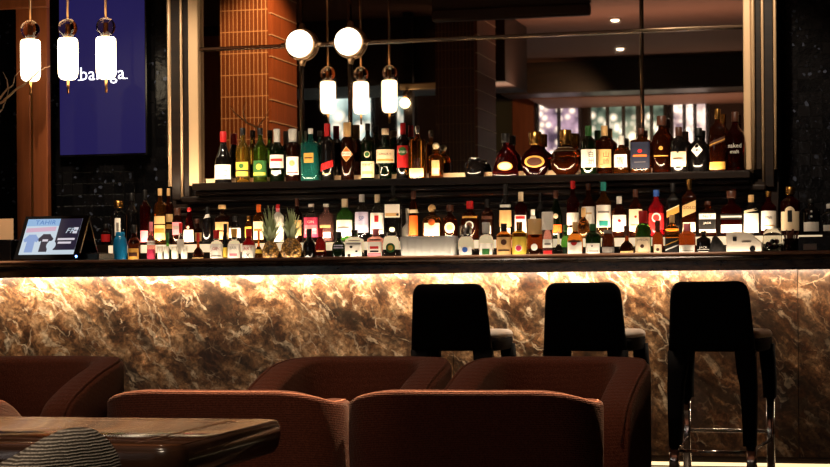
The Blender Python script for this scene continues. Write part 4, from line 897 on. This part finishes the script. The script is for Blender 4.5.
FRONT = [
 (120, 232, 13.5, 'jar', 'blue', None, 1.0, LQ, 'short bright blue bottle right of the register', [], {}),
 (134, 225, 12, 'mini', 'brown', 'black', .80, LQ, 'short dark bottle with amber label right of the blue bottle', [('L', .12, .40, 'gold', 1.0), ('B', .2, .3, 'brown', .7)], {}),
 (151, 222, 8, 'mini', 'pink', 'pink', .78, LQ, 'little pink bottle with pale top in the front row', [('L', .1, .35, 'magenta'), ('L', .45, .55, 'white')], {}),
 (167.4, 233, 11, 'flask', 'green', 'green', .7, LQ, 'small round green bottle behind the shot glasses', [], {'Y': 10.955}),
 (180.6, 223, 7, 'mini', 'clear', 'red', .76, LQ, 'tiny bottle with red cap behind the shot glasses', [('L', .25, .6, 'white')], {'Y': 10.955}),
 (198, 233, 11, 'flask', 'damber', 'red', .72, LQ, 'squat amber bottle with red neck right of the shot glasses', [('L', .12, .2, 'tan')], {}),
 (216.3, 230, 12.5, 'mini', 'clear', 'red', .74, LQ, 'small bottle with red cap and white label, leftmost of the white labels', [('L', .06, .58, 'white', 1.25), ('T', .44, .09, 'red', 'GIN'), ('B', .2, .24, 'grey', .8)], {}),
 (225.2, 224, 5, 'slim', 'black', 'black', .78, LQ, 'thin dark bottle between two white-labelled front bottles', [('L', .15, .4, 'yellow')], {}),
 (234, 229, 12.5, 'mini', 'clear', 'gold', .76, LQ, 'small white-labelled bottle with gold cap and grey print', [('L', .06, .56, 'white', 1.25), ('T', .44, .08, 'grey', 'BAR'), ('B', .2, .28, 'pink', .6)], {}),
 (248.6, 229, 13, 'mini', 'red', 'red', .78, LQ, 'small bottle with red shoulders and white label left of pineapples', [('L', .06, .52, 'white', 1.25), ('T', .42, .10, 'red', 'ART'), ('T', .22, .12, 'black', 'X')], {}),
 (258.5, 231, 8, 'flask', 'amber', 'orange', .72, LQ, 'round orange bottle touching the left pineapple', [('B', .30, .42, 'yellow', 1.0)], {}),
 (309, 229, 12, 'mini', 'black', 'black', .78, LQ, 'black bottle with silver triangle right of the pineapples', [('D', .12, .5, 'silver')], {}),
 (320.5, 228, 10.5, 'mini', 'dred', 'red', .74, LQ, 'dark small bottle with red cap right of the silver triangle bottle', [('B', .3, .34, 'tan', .8)], {}),
 (338.5, 232, 13, 'mini', 'dgreen', 'black', .80, LQ, 'short dark green bottle with a pale lilac band left of the speckled label', [('L', .45, .56, 'lilac', .8)], {}),
 (354.5, 230, 17, 'hi', 'clear', 'black', .92, GI, 'square clear bottle with white label of scattered black marks', [('L', .08, .62, 'white', 1.02), ('S', .2, .16, 'black', -.4), ('S', .32, .12, 'black', .3), ('S', .46, .14, 'black', -.2), ('S', .14, .1, 'black', .4), ('B', .54, .58, 'grey', .8)], {'sq': 1}),
 (375.6, 229, 15, 'hi', 'pink', 'pink', .80, GI, 'clear pink bottle with pale label and dark red script', [('L', .08, .60, 'white', 1.02), ('B', .38, .46, 'red', .5), ('B', .12, .26, 'pink', .8), ('B', .28, .33, 'black', .5)], {'sq': 1}),
 (391, 232, 17, 'jar', 'clear', None, 1.0, 'glass_jar', 'wide clear jar of green leaves left of the ice tray', [('S', .45, .55, 'green'), ('S', .45, .3, 'yellow')], {'cat': 'jar'}),
 (465.8, 225.5, 16, 'squat', 'clear', 'silverm', .72, 'tequila_bottle', 'clear bottle with large silver stopper and blue emblem right of ice tray', [('L', .12, .38, 'silver', .9), ('S', .30, .34, 'blue')], {'capr': 2.0}),
 (486, 222.5, 15, 'mini', 'clear', 'silver', .72, 'tequila_bottle', 'clear greenish bottle with silver cap and pale green label', [('L', .1, .44, 'white', 1.0), ('B', .14, .30, 'green', .5)], {'capr': 1.2}),
 (503.8, 223.5, 15, 'hi', 'amber', 'black', .80, 'rum_bottle', 'short bottle with tan label and round dark red seal', [('L', .06, .62, 'tan', 1.1), ('S', .48, .38, 'brown'), ('B', .24, .28, 'brown', .8)], {}),
 (519.3, 222, 15, 'hi', 'yellow', 'goldm', .80, 'rum_bottle', 'golden yellow bottle with round magenta seal', [('L', .05, .60, 'yellow', 1.1), ('S', .30, .45, 'white'), ('S', .30, .36, 'magenta')], {}),
 (535, 219, 16, 'squat', 'damber', 'tan', .62, 'cognac_bottle', 'squat dark bottle with tall tan stopper and white round label', [('S', .30, .42, 'white'), ('B', .08, .12, 'tan', 1.0)], {'capr': 1.1}),
 (547.5, 212, 10.5, 'slim', 'pink', 'white', .62, LQ, 'slim bottle with long white top and pink base', [('L', .24, .42, 'white', 1.1), ('B', .10, .18, 'red', .9), ('B', .30, .34, 'grey', .6)], {}),
 (558.4, 231, 9, 'flask', 'clear', None, 1.0, 'glass_carafe', 'tiny clear carafe left of the green front bottle', [], {'cat': 'carafe'}),
 (565.3, 225, 9, 'mini', 'green', 'green', .82, LQ, 'small bright green bottle left of the red-sealed cognac', [('L', .10, .35, 'dgreen')], {'Y': 10.955}),
 (575, 222, 15.5, 'squat', 'amber', 'tan', .76, 'cognac_bottle', 'squat bottle with white label and wide red seal', [('L', .08, .46, 'white', 1.15), ('S', .44, .40, 'red'), ('B', .44, .50, 'brown', .9)], {'Y': 10.905}),
  (593, 224, 15.5, 'hi', 'dgreen', 'green', .80, LQ, 'dark green bottle with light green neck and low white label', [('L', .06, .44, 'white', 1.1), ('B', .2, .23, 'grey', .8), ('S', .36, .1, 'black')], {}),
 (608, 230, 13, 'jar', 'brown', 'grey', .88, 'glass_jar', 'small dark jar with grey band right of green-necked bottle', [('B', .2, .4, 'grey', 1.2)], {'cat': 'jar'}),
 (626.6, 226, 16, 'flask', 'damber', 'brown', .70, 'cognac_bottle', 'round dark bottle with brown cap left of the green cream-label bottle', [('B', .10, .22, 'tan', .9)], {'capr': 1.4}),
 (643, 211, 16, 'std', 'green', 'red', .74, W_, 'green whiskey bottle with red neck and cream arched label', [('L', .06, .44, 'cream', 1.2), ('T', .38, .055, 'brown', 'JAMESON'), ('S', .25, .24, 'brown'), ('B', .10, .13, 'tan', .9)], {}),
 (657.6, 220.5, 11, 'mini', 'damber', 'brown', .72, BO, 'small brown bottle right of the green whiskey bottle', [('L', .1, .36, 'cream', .8), ('S', .22, .3, 'brown')], {}),
 (672, 215, 14, 'hi', 'amber', 'tan', .82, W_, 'short square bottle with black label and thin slanted lines', [('L', .06, .46, 'black', 1.1), ('X', .22, .25, .4, 'silver'), ('X', .34, .36, .4, 'gold')], {'sq': 1}),
 (687, 223.5, 17, 'hi', 'damber', 'pink', .78, W_, 'short dark bottle with low plain white label', [('L', .06, .36, 'white', 1.1), ('B', .18, .2, 'grey', .8)], {}),
 (703.5, 231, 14, 'hi', 'black', 'black', .84, W_, 'short square black bottle with white arched print', [('T', .36, .10, 'white', 'JACK'), ('B', .20, .22, 'white', .6), ('B', .28, .30, 'silver', .8)], {'sq': 1}),
]
for rw, tab in (('U', SHELF), ('B', STEP), ('F', FRONT)):
    for x, top, wd, shp, gl, cp, cz, nm, lab, dec, kw in tab:
        bottle(rw, x, top, wd, shp, gl, cp, cz, nm, lab, dec, **kw)
# ------------------------------------------------------------------ other things on the back bar ledge
def pineapple(x, top, ytop_fruit, wpx, label, seed):
    rnd = random.Random(seed); Y = 10.90
    X = at_Y(x, 240, Y).x; R = (at_Y(x + wpx / 2, 240, Y).x - X); z0 = ZB0 + .0005
    Hf = at_Y(x, ytop_fruit, Y).z - z0; Ht = at_Y(x, top, Y).z - z0
    t = thing('pineapple', label, 'pineapple', (X, Y, z0), rnd.random() * 3, 'pineapples on the back bar')
    bm = bmn(); rings = []; n = 48
    for i in range(37):
        f = i / 36; a = math.pi * (f * .94 + .03); r0 = R * (math.sin(a) ** .55) * (1.0 - .12 * f)
        ring = []
        for k in range(n):
            th = 2 * math.pi * k / n
            d = abs(math.sin(4 * th + f * 11)) * abs(math.sin(4 * th - f * 11)) if 0 < i < 36 else 0
            ring.append((math.cos(th) * r0 * (.94 + .10 * d), math.sin(th) * r0 * (.94 + .10 * d), f * Hf))
        rings.append(ring)
    loft(bm, rings); m = mat('pineapple_skin', (150, 104, 48), .55); 
    if not m.get('done'):
        q = NT(m); v = q.n('ShaderNodeTexVoronoi', {'Vector': q.coords(), 'Scale': 70.0})
        q.link(q.ramp(v.outputs['Distance'], [(0.1, lin((226, 170, 84))), (.55, lin((120, 84, 36))), (.9, lin((56, 46, 20)))]), q.b.inputs['Base Color']); m['done'] = 1
    obj('fruit', bm, m, t)
    bm = bmn()
    for i in range(36):
        f = i / 36; th = i * 2.39996; ln = (Ht - Hf) * (.55 + .55 * f) * rnd.uniform(.85, 1.05); out = (1 - f) * 1.15 + .10; wd = .016 * (1.1 - .4 * f)
        pr = None; base_r = .018 * (1 - f)
        for s in range(7):
            u = s / 6; rr = base_r + ln * out * .55 * u ** 1.25; zz = Hf * .97 + ln * (u - .22 * out * u * u) + .004 * f
            c = Vector((math.cos(th) * rr, math.sin(th) * rr, zz)); sd = Vector((-math.sin(th), math.cos(th), 0)) * wd * (1 - u ** 1.6) ; up = Vector((math.cos(th), math.sin(th), 0)) * -.003
            cur = [bm.verts.new(c - sd), bm.verts.new(c + up + Vector((0, 0, -.002))), bm.verts.new(c + sd)]
            if pr:
                for j in (0, 1): face(bm, (pr[j], pr[j + 1], cur[j + 1], cur[j]))
            pr = cur
    obj('crown', bm, mat('pineapple_leaf', (186, 200, 150), .5), t, recalc=False)
pineapple(270.5, 207.5, 240.5, 17, 'smaller pineapple, left of the two on the bar', 3)
pineapple(291.5, 208, 237.5, 22, 'larger pineapple, right of the two on the bar', 5)
# ribbed clear ice tray
Y = 10.925; xa_, xb_ = at_Y(402.5, 240, Y).x, at_Y(456, 240, Y).x; hh = at_Y(430, 236.5, Y).z - ZB0
t = thing('ice_tray', 'ribbed clear glass ice tray on the front ledge', 'tray', ((xa_ + xb_) / 2, Y, ZB0 + .0005)); hw = (xb_ - xa_) / 2
bm = bmn(); npx = 176; rings = []
for z, s in ((0, .93), (.004, .95), (hh * .9, 1.0), (hh, 1.02), (hh, .97), (hh * .9, .95), (.010, .90)):
    ring = []
    for k in range(npx):
        th = 2 * math.pi * k / npx; q = sec(th, 7, 1); rib = 1 + (.05 if (k // 3) % 2 else 0) * (1 if .003 < z < hh * .95 and s > .945 else 0)
        ring.append((q[0] * hw * s * rib, q[1] * .052 * s * rib, z))
    rings.append(ring)
loft(bm, rings); obj('tray_body', bm, mat('ribbed_clear_glass', (226, 222, 214), .12, trans=.4, ior=1.3), t)
bm = bmn()
for i in range(20): 
    cx_, cy_ = random.uniform(-hw * .78, hw * .78), random.uniform(-.028, .028); s = random.uniform(.009, .013)
    sphere(bm, (cx_, cy_, hh * .72 + random.uniform(0, .014)), s, 6, 4)
o = obj('crushed_ice', bm, mat('ice', (238, 234, 228), .25, trans=.5, ior=1.3), t); o['kind'] = 'stuff'
# four white shot cups
for px, w_, lab in ((160, 5.5, 'white shot cup, first from the left in the row of four'), (166.5, 5.5, 'white shot cup, second from the left in the row of four'),
                    (174.8, 7, 'white shot cup, third from the left in the row of four'), (184, 7, 'white shot cup at the right end of the row of four')):
    Y = 10.895; X = at_Y(px, 250, Y).x; R = at_Y(px + w_ / 2, 250, Y).x - X; hh = at_Y(px, 246.5, Y).z - ZB0
    bm = bmn(); lathe(bm, [(R * .78, 0), (R, hh * .95), (R, hh), (R * .86, hh), (R * .7, hh * .15)], 18)
    o = obj('shot_cup', bm, mat('white_porcelain', (236, 226, 210), .3)); o.location = (X, Y, ZB0 + .0005)
    tag(o, lab, 'cup', 'white shot cups on the ledge')
# white napkin box, bowl, dark picks and black tray at the right
Y = 10.925
def ctr(px): return at_Y(px, 245, Y).x
hh = at_Y(744, 231.5, Y).z - ZB0; hw = (ctr(762) - ctr(727)) / 2
t = thing('napkin_box', 'white slanted napkin box with round hole, near the right end of the ledge', 'box', (ctr(744.5), Y, ZB0 + .0005))
bm = bmn(); rings = []
for x, z1 in ((-hw, hh * .99), (-hw * .35, hh), (hw * .3, hh * .95), (hw, hh * .55)):
    rings.append([(x, -.05, 0), (x, .04, 0), (x, .04, z1), (x, -.05, z1 * .97)])
loft(bm, rings)
for f in bm.faces: f.smooth = False
obj('box_body', bm, mat('white_card', (232, 218, 200), .6), t)
bm = bmn(); face(bm, [bm.verts.new((hw * .5 + math.cos(a) * .016, -.0515, hh * .30 + math.sin(a) * .018)) for a in [2 * math.pi * i / 20 for i in range(20)]]); obj('hole', bm, M_BLACK, t, recalc=False)
bx('dark_print', M_BLACK, t, -hw * .62, -hw * .40, -.0525, -.0505, hh * .62, hh * .78)
bx('dark_print', mat('grey_print', (110, 100, 92), .6), t, -hw * .1, hw * .42, -.0525, -.0505, hh * .56, hh * .60)
hh = at_Y(770, 229, Y).z - ZB0; R = (ctr(782) - ctr(760)) / 2
t = thing('glass_bowl', 'round clear glass bowl with pink and dark fruit near the right end', 'bowl', (ctr(772.5), Y - .004, ZB0 + .0005))
bm = bmn(); R *= .93; lathe(bm, [(R * .5, 0), (R * .8, hh * .15), (R, hh * .45), (R * .94, hh * .8), (R * .74, hh), (R * .70, hh), (R * .88, hh * .78), (R * .94, hh * .45), (R * .7, hh * .2)], 28)
obj('bowl_glass', bm, GL['clear'], t)
bm = bmn()
for i in range(9):
    a = i * 2.4; sphere(bm, (math.cos(a) * R * .45, math.sin(a) * R * .45, hh * .36 + (i % 3) * .014), .014, 10, 6, mi=i % 2)
o = obj('fruit_pieces', bm, [mat('dark_berries', (50, 16, 20), .4), mat('pink_fruit', (206, 96, 112), .4)], t); o['kind'] = 'stuff'
hh = at_Y(795, 231, Y).z - ZB0
t = thing('stirrer_holder', 'dark brown cup full of stirrers left of the black tray', 'holder', (ctr(791), Y, ZB0 + .0005))
bm = bmn(); lathe(bm, [(.040, 0), (.046, hh * .7), (.042, hh * .7), (.036, .01)], 20); obj('cup', bm, GL['brown'], t)
bm = bmn()
for i in range(14):
    a = i * 2.4; r = .034 * math.sqrt((i + .5) / 14); tube(bm, [(r * math.cos(a) * .5, r * math.sin(a) * .5, .012), (r * 1.3 * math.cos(a), r * 1.3 * math.sin(a), hh * random.uniform(.85, 1.08))], .004, 6)
o = obj('stirrers', bm, mat('brown_stirrers', (96, 44, 24), .5), t); o['kind'] = 'stuff'
hh = at_Y(815, 237, Y).z - ZB0
t = thing('bar_caddy', 'black bar caddy with white card at the far right of the ledge', 'caddy', (ctr(819), Y - .01, ZB0 + .0005)); hw = .115
bm = bmn(); rings = [[(-hw * s, -.06 * s, z), (hw * s, -.06 * s, z), (hw * s, .05 * s, z), (-hw * s, .05 * s, z)] for z, s in ((0, 1), (hh, .94), (hh, .88), (.01, .9))]
loft(bm, rings)
for f in bm.faces: f.smooth = False
obj('caddy_body', bm, M_BLACK, t); bx('card', mat('white_card', (232, 218, 200), .6), t, -.083, -.010, -.066, -.0635, .034, .068)
# black bundle leaning beside the napkin box
hh = at_Y(719, 236, Y).z - ZB0
t = thing('folded_cloth', 'black folded bar cloth left of the white napkin box', 'cloth', (ctr(718.5), Y, ZB0 + .0005))
bm = bmn(); rings = [[(x, -.04, 0), (x, .04, 0), (x, .03, z), (x, -.03, z)] for x, z in ((-.045, hh * .55), (-.03, hh * .95), (-.01, hh), (.02, hh * .7), (.045, hh * .3))]
loft(bm, rings); obj('cloth', bm, mat('black_cloth', (22, 18, 17), .9), t)
# ================================================================== BAR STOOLS
def stool(px, rz, label, Yb):
    zt = .975; p = at_Y(px, 320, Yb)
    t = thing('bar_stool', label, 'bar stool', (p.x, Yb, 0), rz, 'bar stools along the counter'); DZ = -.036
    # back shell: lofted rounded slab running down into the two rear legs
    def rr(x0, x1, y0, y1, z, r=.012):
        pts = []
        for cx_, cy_, a0 in ((x1 - r, y1 - r, 0), (x0 + r, y1 - r, 90), (x0 + r, y0 + r, 180), (x1 - r, y0 + r, 270)):
            for k in range(4): a = (a0 + k * 30) * D2R; pts.append((cx_ + r * math.cos(a), cy_ + r * math.sin(a), z))
        return pts
    bm = bmn(); rings = []
    zs = [.650, .66, .68, .72, .76, .80, .84, .88, .91, .935, .950, .962, .970, .975]
    for z in zs:
        f = (z - .615) / .36; hw = .208 - .026 * f
        if z > .915: q = min(1, (z - .915) / .06); hw -= .045 * (1 - math.sqrt(max(0, 1 - q * q)))
        y = -.02 - .05 * f; th = .05 - .012 * f
        rings.append(rr(-hw, hw, y, y + th, z + DZ, min(.018, th * .45)))
    loft(bm, rings); obj('backrest', bm, M_BLKFAB, t)
    for s in (-1, 1):
        bm = bmn(); rings = []
        for z, a, w_ in ((.165, .176, .030), (.30, .176, .034), (.45, .172, .040), (.55, .164, .045), (.649, .158, .049)):
            rings.append(rr(s * a - w_, s * a + w_, -.025, .035, z + DZ * (z > .5), .012))
        loft(bm, rings); L = obj('leg', bm, M_BLKFAB, t)
        bm = bmn(); rings = [rr(s * .184 - .021 - k, s * .184 + .021 + k, -.014, .028, z, .008) for z, k in ((0.001, 0), (.164, .004))]
        loft(bm, rings); obj('chrome_foot', bm, M_CHROME, L)
        bm = bmn(); rings = []
        for z, a, w_, y0 in ((.37, .204, .030, .39), (.45, .204, .033, .385), (.58, .200, .036, .365), (.672, .194, .038, .355)):
            rings.append(rr(s * a - w_, s * a + w_, y0, y0 + .055, z + DZ * (z > .55), .012))
        loft(bm, rings); L = obj('leg', bm, M_BLKFAB, t)
        bm = bmn(); rings = [rr(s * .207 - .018 - k, s * .207 + .018 + k, .405, .44, z, .008) for z, k in ((0.001, 0), (.369, .004))]
        loft(bm, rings); obj('chrome_foot', bm, M_CHROME, L)
    bm = bmn(); rings = []
    for z, k in ((.642, .012), (.65, .004), (.69, 0), (.705, .003)):
        rings.append(rr(-.222 + k, .222 - k, .016 + k, .44 - k, z + DZ, .05))
    loft(bm, rings); obj('seat_base', bm, M_BLKFAB, t)
    bm = bmn(); rings = []
    for z, k in ((.7055, .002), (.722, 0), (.735, .006), (.743, .020), (.745, .045)):
        rings.append(rr(-.222 + k, .222 - k, .018 + k, .44 - k, z + DZ, .05))
    loft(bm, rings); obj('seat_cushion', bm, M_GREYLEATHER, t)
    bm = bmn(); tube(bm, [(-.165, .005, .135), (.165, .005, .135)], .008, 8); obj('footrest', bm, M_CHROME, t)
    bm = bmn(); tube(bm, [(-.20, .425, .205), (.20, .425, .205)], .010, 8); obj('footrest', bm, M_CHROME, t)
    for s in (-1, 1):
        bm = bmn(); tube(bm, [(s * .172, .025, .135), (s * .206, .41, .165)], .008, 8); obj('stretcher', bm, M_CHROME, t)
stool(451.5, -1 * D2R, 'black high-backed bar stool standing furthest left at the counter', 9.12)
stool(585, -3 * D2R, 'black high-backed bar stool in the middle, behind the right tub chair', 9.10)
stool(711.5, -5 * D2R, 'black high-backed bar stool furthest right, legs and footrest in full view', 9.02)
# ================================================================== SEATING
def upath(W, Dp, front, n=40):                   # plan of a tub: right arm front -> round the back -> left arm front, arc-length sampled
    pts = [Vector((W, -front, 0))]
    m = 200; raw = [Vector((W, -front + front * i / 40, 0)) for i in range(40)]
    for i in range(m + 1):
        a = math.pi * i / m; c, s = math.cos(a), math.sin(a)
        k = (abs(c) ** 2.6 + abs(s) ** 2.6) ** (-1 / 2.6); raw.append(Vector((W * c * k, Dp * s * k, 0)))
    raw += [Vector((-W, -front * i / 40, 0)) for i in range(1, 41)]
    L = [0]
    for a, b in zip(raw, raw[1:]): L.append(L[-1] + (b - a).length)
    out = []; j = 0
    for i in range(n + 1):
        d = L[-1] * i / n
        while j < len(L) - 2 and L[j + 1] < d: j += 1
        f = (d - L[j]) / max(1e-6, L[j + 1] - L[j]); out.append(raw[j].lerp(raw[j + 1], f))
    return out
def tub_shell(W, Dp, front, th, zb, hfun, n=64, pipe=None):
    bm = bmn(); P_ = upath(W, Dp, front, n); rings = []; edge = []
    for i, p in enumerate(P_):
        d = (P_[min(i + 1, n)] - P_[max(i - 1, 0)]).normalized(); nin = Vector((-d.y, d.x, 0))
        f = i / n; z1 = hfun(f); r = th / 2; c = p + nin * r
        ring = [p + Vector((0, 0, zb))]
        for k in range(9):
            a = math.pi * k / 8; ring.append(c - nin * (r * math.cos(a)) + Vector((0, 0, z1 - r * .45 + r * .45 * math.sin(a))))
        ring.append(p + nin * th + Vector((0, 0, zb)))
        rings.append(ring); edge.append(p + nin * (th * .16) + Vector((0, 0, z1 - r * .13)))
    loft(bm, rings); return bm, edge
def hprof(h, drop, a, b):                         # full height across the back, easing down along the arms
    def fn(f):
        g = abs(f - .5) * 2
        if g <= a: return h
        u = min(1, (g - a) / (b - a)); v = max(0, (u - .86) / .14); return h - drop * u * u - .07 * (1 - math.sqrt(max(0, 1 - v * v)))
    return fn
def tub_chair(px, Yc_, rz, label):
    p = at_Y(px, 360, Yc_); W, Dp, fr, th = .297, .31, .28, .105
    t = thing('tub_chair', label, 'armchair', (p.x, Yc_, 0), rz, 'rust tub chairs facing the camera')
    bm, edge = tub_shell(W, Dp, fr, th, .12, hprof(.695, .15, .32, 1.0)); obj('tub_shell', bm, M_RUST, t)
    bm = bmn(); tube(bm, edge, .0055, 6); obj('piping', bm, M_RUST, t)
    bm = bmn()
    rings = []
    for z, k in ((.20, .01), (.23, 0), (.37, 0), (.405, .012), (.415, .05)):
        rings.append([(q[0] * (W - th - .004 - k), q[1] * (Dp - .05 - k) - .06, z) for q in (sec(2 * math.pi * i / 40, 4.0) for i in range(40))])
    loft(bm, rings); obj('seat_cushion', bm, M_RUST, t)
    for sx in (-1, 1):
        for sy, yy in ((-1, -.25), (1, .20)):
            bm = bmn(); lathe(bm, [(.014, .001), (.02, .125)], 12, (sx * .20, yy, 0)); obj('leg', bm, M_DWOOD, t)
tub_chair(24, 5.62, -3 * D2R, 'rust tub chair at the far left in front of the marble bar')
tub_chair(351, 5.62, -3 * D2R, 'rust tub chair in the middle, below the first bar stool')
tub_chair(548.5, 5.62, -3 * D2R, 'rust tub chair furthest right, below the middle bar stool')
def lounge_chair(pxa, pxb, ytop, rz, label, Yk=3.83):
    a, b = at_Y(pxa, ytop, Yk), at_Y(pxb, ytop, Yk); W = (b.x - a.x) / 2; h = at_Y((pxa + pxb) / 2, ytop, Yk + .03).z
    t = thing('lounge_chair', label, 'armchair', ((a.x + b.x) / 2, Yk + .30, 0), math.pi + rz, 'rust lounge chairs seen from behind')
    def hf(f):
        g = abs(f - .5) * 2
        return h - .024 * min(1, max(0, (g - .17) / .18)) ** 1.8 - .20 * max(0, (g - .48) / .52) ** 1.5
    bm = bmn(); n = 72; P_ = []
    # plan: flat back with tight rounded corners, arms running forward
    W2, Dp, fr, th = W, .30, .30, .062
    def plan(n):
        raw = []
        for i in range(41): raw.append(Vector((W2, -fr + (fr + Dp - .10) * i / 40, 0)))
        for i in range(1, 21): q = math.pi / 2 * i / 20; raw.append(Vector((W2 - .10 + .10 * math.cos(q), Dp - .10 + .10 * math.sin(q), 0)))
        m = [Vector((-v.x, v.y, 0)) for v in reversed(raw)]
        raw += [Vector((W2 - .10 - (2 * W2 - .20) * i / 40, Dp + .018 * math.sin(math.pi * i / 40), 0)) for i in range(1, 40)] + m
        for v in raw: v.x *= 1 - .44 * max(0, Dp - .11 - v.y) / .6
        L = [0]
        for u, v in zip(raw, raw[1:]): L.append(L[-1] + (v - u).length)
        out = []; j = 0
        for i in range(n + 1):
            d = L[-1] * i / n
            while j < len(L) - 2 and L[j + 1] < d: j += 1
            out.append(raw[j].lerp(raw[j + 1], (d - L[j]) / max(1e-6, L[j + 1] - L[j])))
        return out
    P_ = plan(n); rings = []; edge = []
    for i, p in enumerate(P_):
        d = (P_[min(i + 1, n)] - P_[max(i - 1, 0)]).normalized(); nin = Vector((-d.y, d.x, 0)); r = th / 2; z1 = hf(i / n)
        lean = 1.0
        ring = [p + nin * .03 + Vector((0, 0, .12)), p + nin * .008 + Vector((0, 0, z1 * .55)), p + nin * .0 + Vector((0, 0, z1 * .85))]
        for k in range(9): q = math.pi * k / 8; ring.append(p + nin * (r - r * math.cos(q)) + Vector((0, 0, z1 - .013 + .013 * math.sin(q) ** .7 if 0 < k < 8 else z1 - .013)))
        ring.append(p + nin * th + Vector((0, 0, .12)))
        rings.append(ring); edge.append(p + nin * .012 + Vector((0, 0, z1 - .006)))
    loft(bm, rings); obj('chair_shell', bm, M_RUST, t)
    bm = bmn(); tube(bm, edge, .0045, 6); obj('piping', bm, M_PIPE, t)
    bm = bmn(); rings = []
    for z, k in ((.20, .01), (.24, 0), (.36, 0), (.40, .02), (.41, .05)):
        rings.append([(q[0] * (W2 * .62 - th - .004 - k), q[1] * (.22 - k) - .08, z) for q in (sec(2 * math.pi * i / 40, 6.0) for i in range(40))])
    loft(bm, rings); obj('seat_cushion', bm, M_RUST, t)
    for sx in (-1, 1):
        for yy in (-.24, .20):
            bm = bmn(); lathe(bm, [(.014, .001), (.02, .125)], 12, (sx * (W2 * .55), yy, 0)); obj('leg', bm, M_DWOOD, t)
lounge_chair(-262, -24, 391, 0, 'rust lounge chair back cut by the left edge of the photo')
lounge_chair(93, 333, 389.5, -1.2 * D2R, 'rust lounge chair back behind the wooden table')
lounge_chair(336, 594, 389.5, .6 * D2R, 'rust lounge chair back in the centre foreground')
# ------------------------------------------------------------------ table
zt = .72
c1, c2, c3 = at_Z(282, 419, zt), at_Z(185, 445.6, zt), at_Z(0, 416.4, zt)
ang = math.atan2(c1.y - c3.y, c1.x - c3.x)
dep = (c1 - c2).length
t = thing('dining_table', 'dark polished wooden table with thick rounded edge at lower left', 'table', (c1.x, c1.y, 0), ang)
skew = -( (c1.x - c2.x) * math.cos(ang) + (c1.y - c2.y) * math.sin(ang)) * .75
Lx = 1.5
bm = bmn(); rings = []
def rect(k, z):
    pts = []; r = .03
    for cx_, cy_, a0 in ((-r, -r, 0), (-Lx + r, -r, 90), (-Lx + r, -dep + r, 180), (-r, -dep + r, 270)):
        for i in range(6): a = (a0 + i * 18) * D2R; yy = cy_ + (r + k) * math.sin(a); pts.append((cx_ + (r + k) * math.cos(a) + skew * (-yy / dep) * (1 if cx_ > -1 else 1), yy, z))
    return pts
loft(bm, [rect(-.004, zt - .045), rect(.002, zt - .036), rect(.005, zt - .022), rect(.004, zt - .008), rect(.0, zt - .0015)]); obj('table_edge', bm, M_TBLEDGE, t)
bm = bmn(); loft(bm, [rect(-.002, zt - .002), rect(-.003, zt)]); obj('tabletop', bm, M_TABLE, t)
bm = bmn()
for z_, (k0, k1) in ((zt + .0004, (-.066, -.062)),):
    A, B = rect(k0, z_), rect(k1, z_); a = [bm.verts.new(p) for p in A]; b = [bm.verts.new(p) for p in B]
    for i in range(len(a)): j = (i + 1) % len(a); face(bm, (a[i], a[j], b[j], b[i]))
obj('inlay_line', bm, M_INLAY, t, recalc=False)
bm = bmn(); box(bm, -Lx * .62, -Lx * .38, -dep * .62, -dep * .38, .03, zt - .046, bev=.01); obj('pedestal', bm, M_TBLEDGE, t)
bm = bmn(); box(bm, -Lx * .75, -Lx * .25, -dep * .8, -dep * .2, .001, .03, bev=.008); obj('table_base', bm, M_TBLEDGE, t)
# ------------------------------------------------------------------ near tweed chair
Yt = 1.86
ctop = at_Y(76, 427, Yt)
t = thing('tweed_chair', 'grey ribbed tweed chair with rounded back in the near left corner', 'chair', (at_Y(36, 450, Yt).x, Yt, 0), 6 * D2R)
prof = [(-150, 500), (-120, 487), (-80, 478), (-40, 471), (0, 461), (18, 451), (36, 440), (56, 430.5), (76, 426.5), (92, 429.5), (105, 438), (114, 449), (119, 460), (121, 475), (121, 500)]
import bisect
px_s = [p[0] for p in prof]
def topy(px):
    i = max(1, min(len(prof) - 1, bisect.bisect_left(px_s, px))); (x0, y0), (x1, y1) = prof[i - 1], prof[i]
    f = (px - x0) / max(1e-6, x1 - x0); return y0 + (y1 - y0) * f
x0w = t.location.x
bm = bmn(); rings = []
N_ = 44
for i in range(N_ + 1):
    a = math.pi * i / N_; px = -20 + -math.cos(a) * 140.5
    u = (px + 20) / 140.5; yb = .10 * u * u
    q = at_Y(px + 5, topy(px), Yt + yb); X = q.x - x0w; zt_ = q.z
    th = .035 * math.sqrt(max(.02, 1 - u * u)) + .012
    ring = []
    for k in range(13):
        b = math.pi * k / 12; ring.append((X, yb - th * math.cos(b), zt_ - th * .9 + th * .9 * math.sin(b)))
    ring = [(X * .98, yb - th * 1.1, .44), (X, yb - th * 1.15, .44 + (zt_ - .44) * .6)] + ring + [(X, yb + th * 1.1, .44 + (zt_ - .44) * .6), (X * .98, yb + th, .44)]
    rings.append(ring)
loft(bm, rings); obj('backrest', bm, M_TWEED, t)
bm = bmn(); rings = []
for z, k in ((.36, .015), (.38, 0), (.435, 0), (.452, .02)):
    rings.append([(q[0] * (.20 - k) - .05, q[1] * (.21 - k) + .20, z) for q in (sec(2 * math.pi * i / 36, 4.0) for i in range(36))])
loft(bm, rings); obj('seat', bm, M_TWEED, t)
for sx in (-1, 1):
    for yy in (.04, .36):
        bm = bmn(); lathe(bm, [(.012, .001), (.018, .365)], 12, (sx * .15 - .05, yy, 0)); obj('leg', bm, M_DWOOD, t)
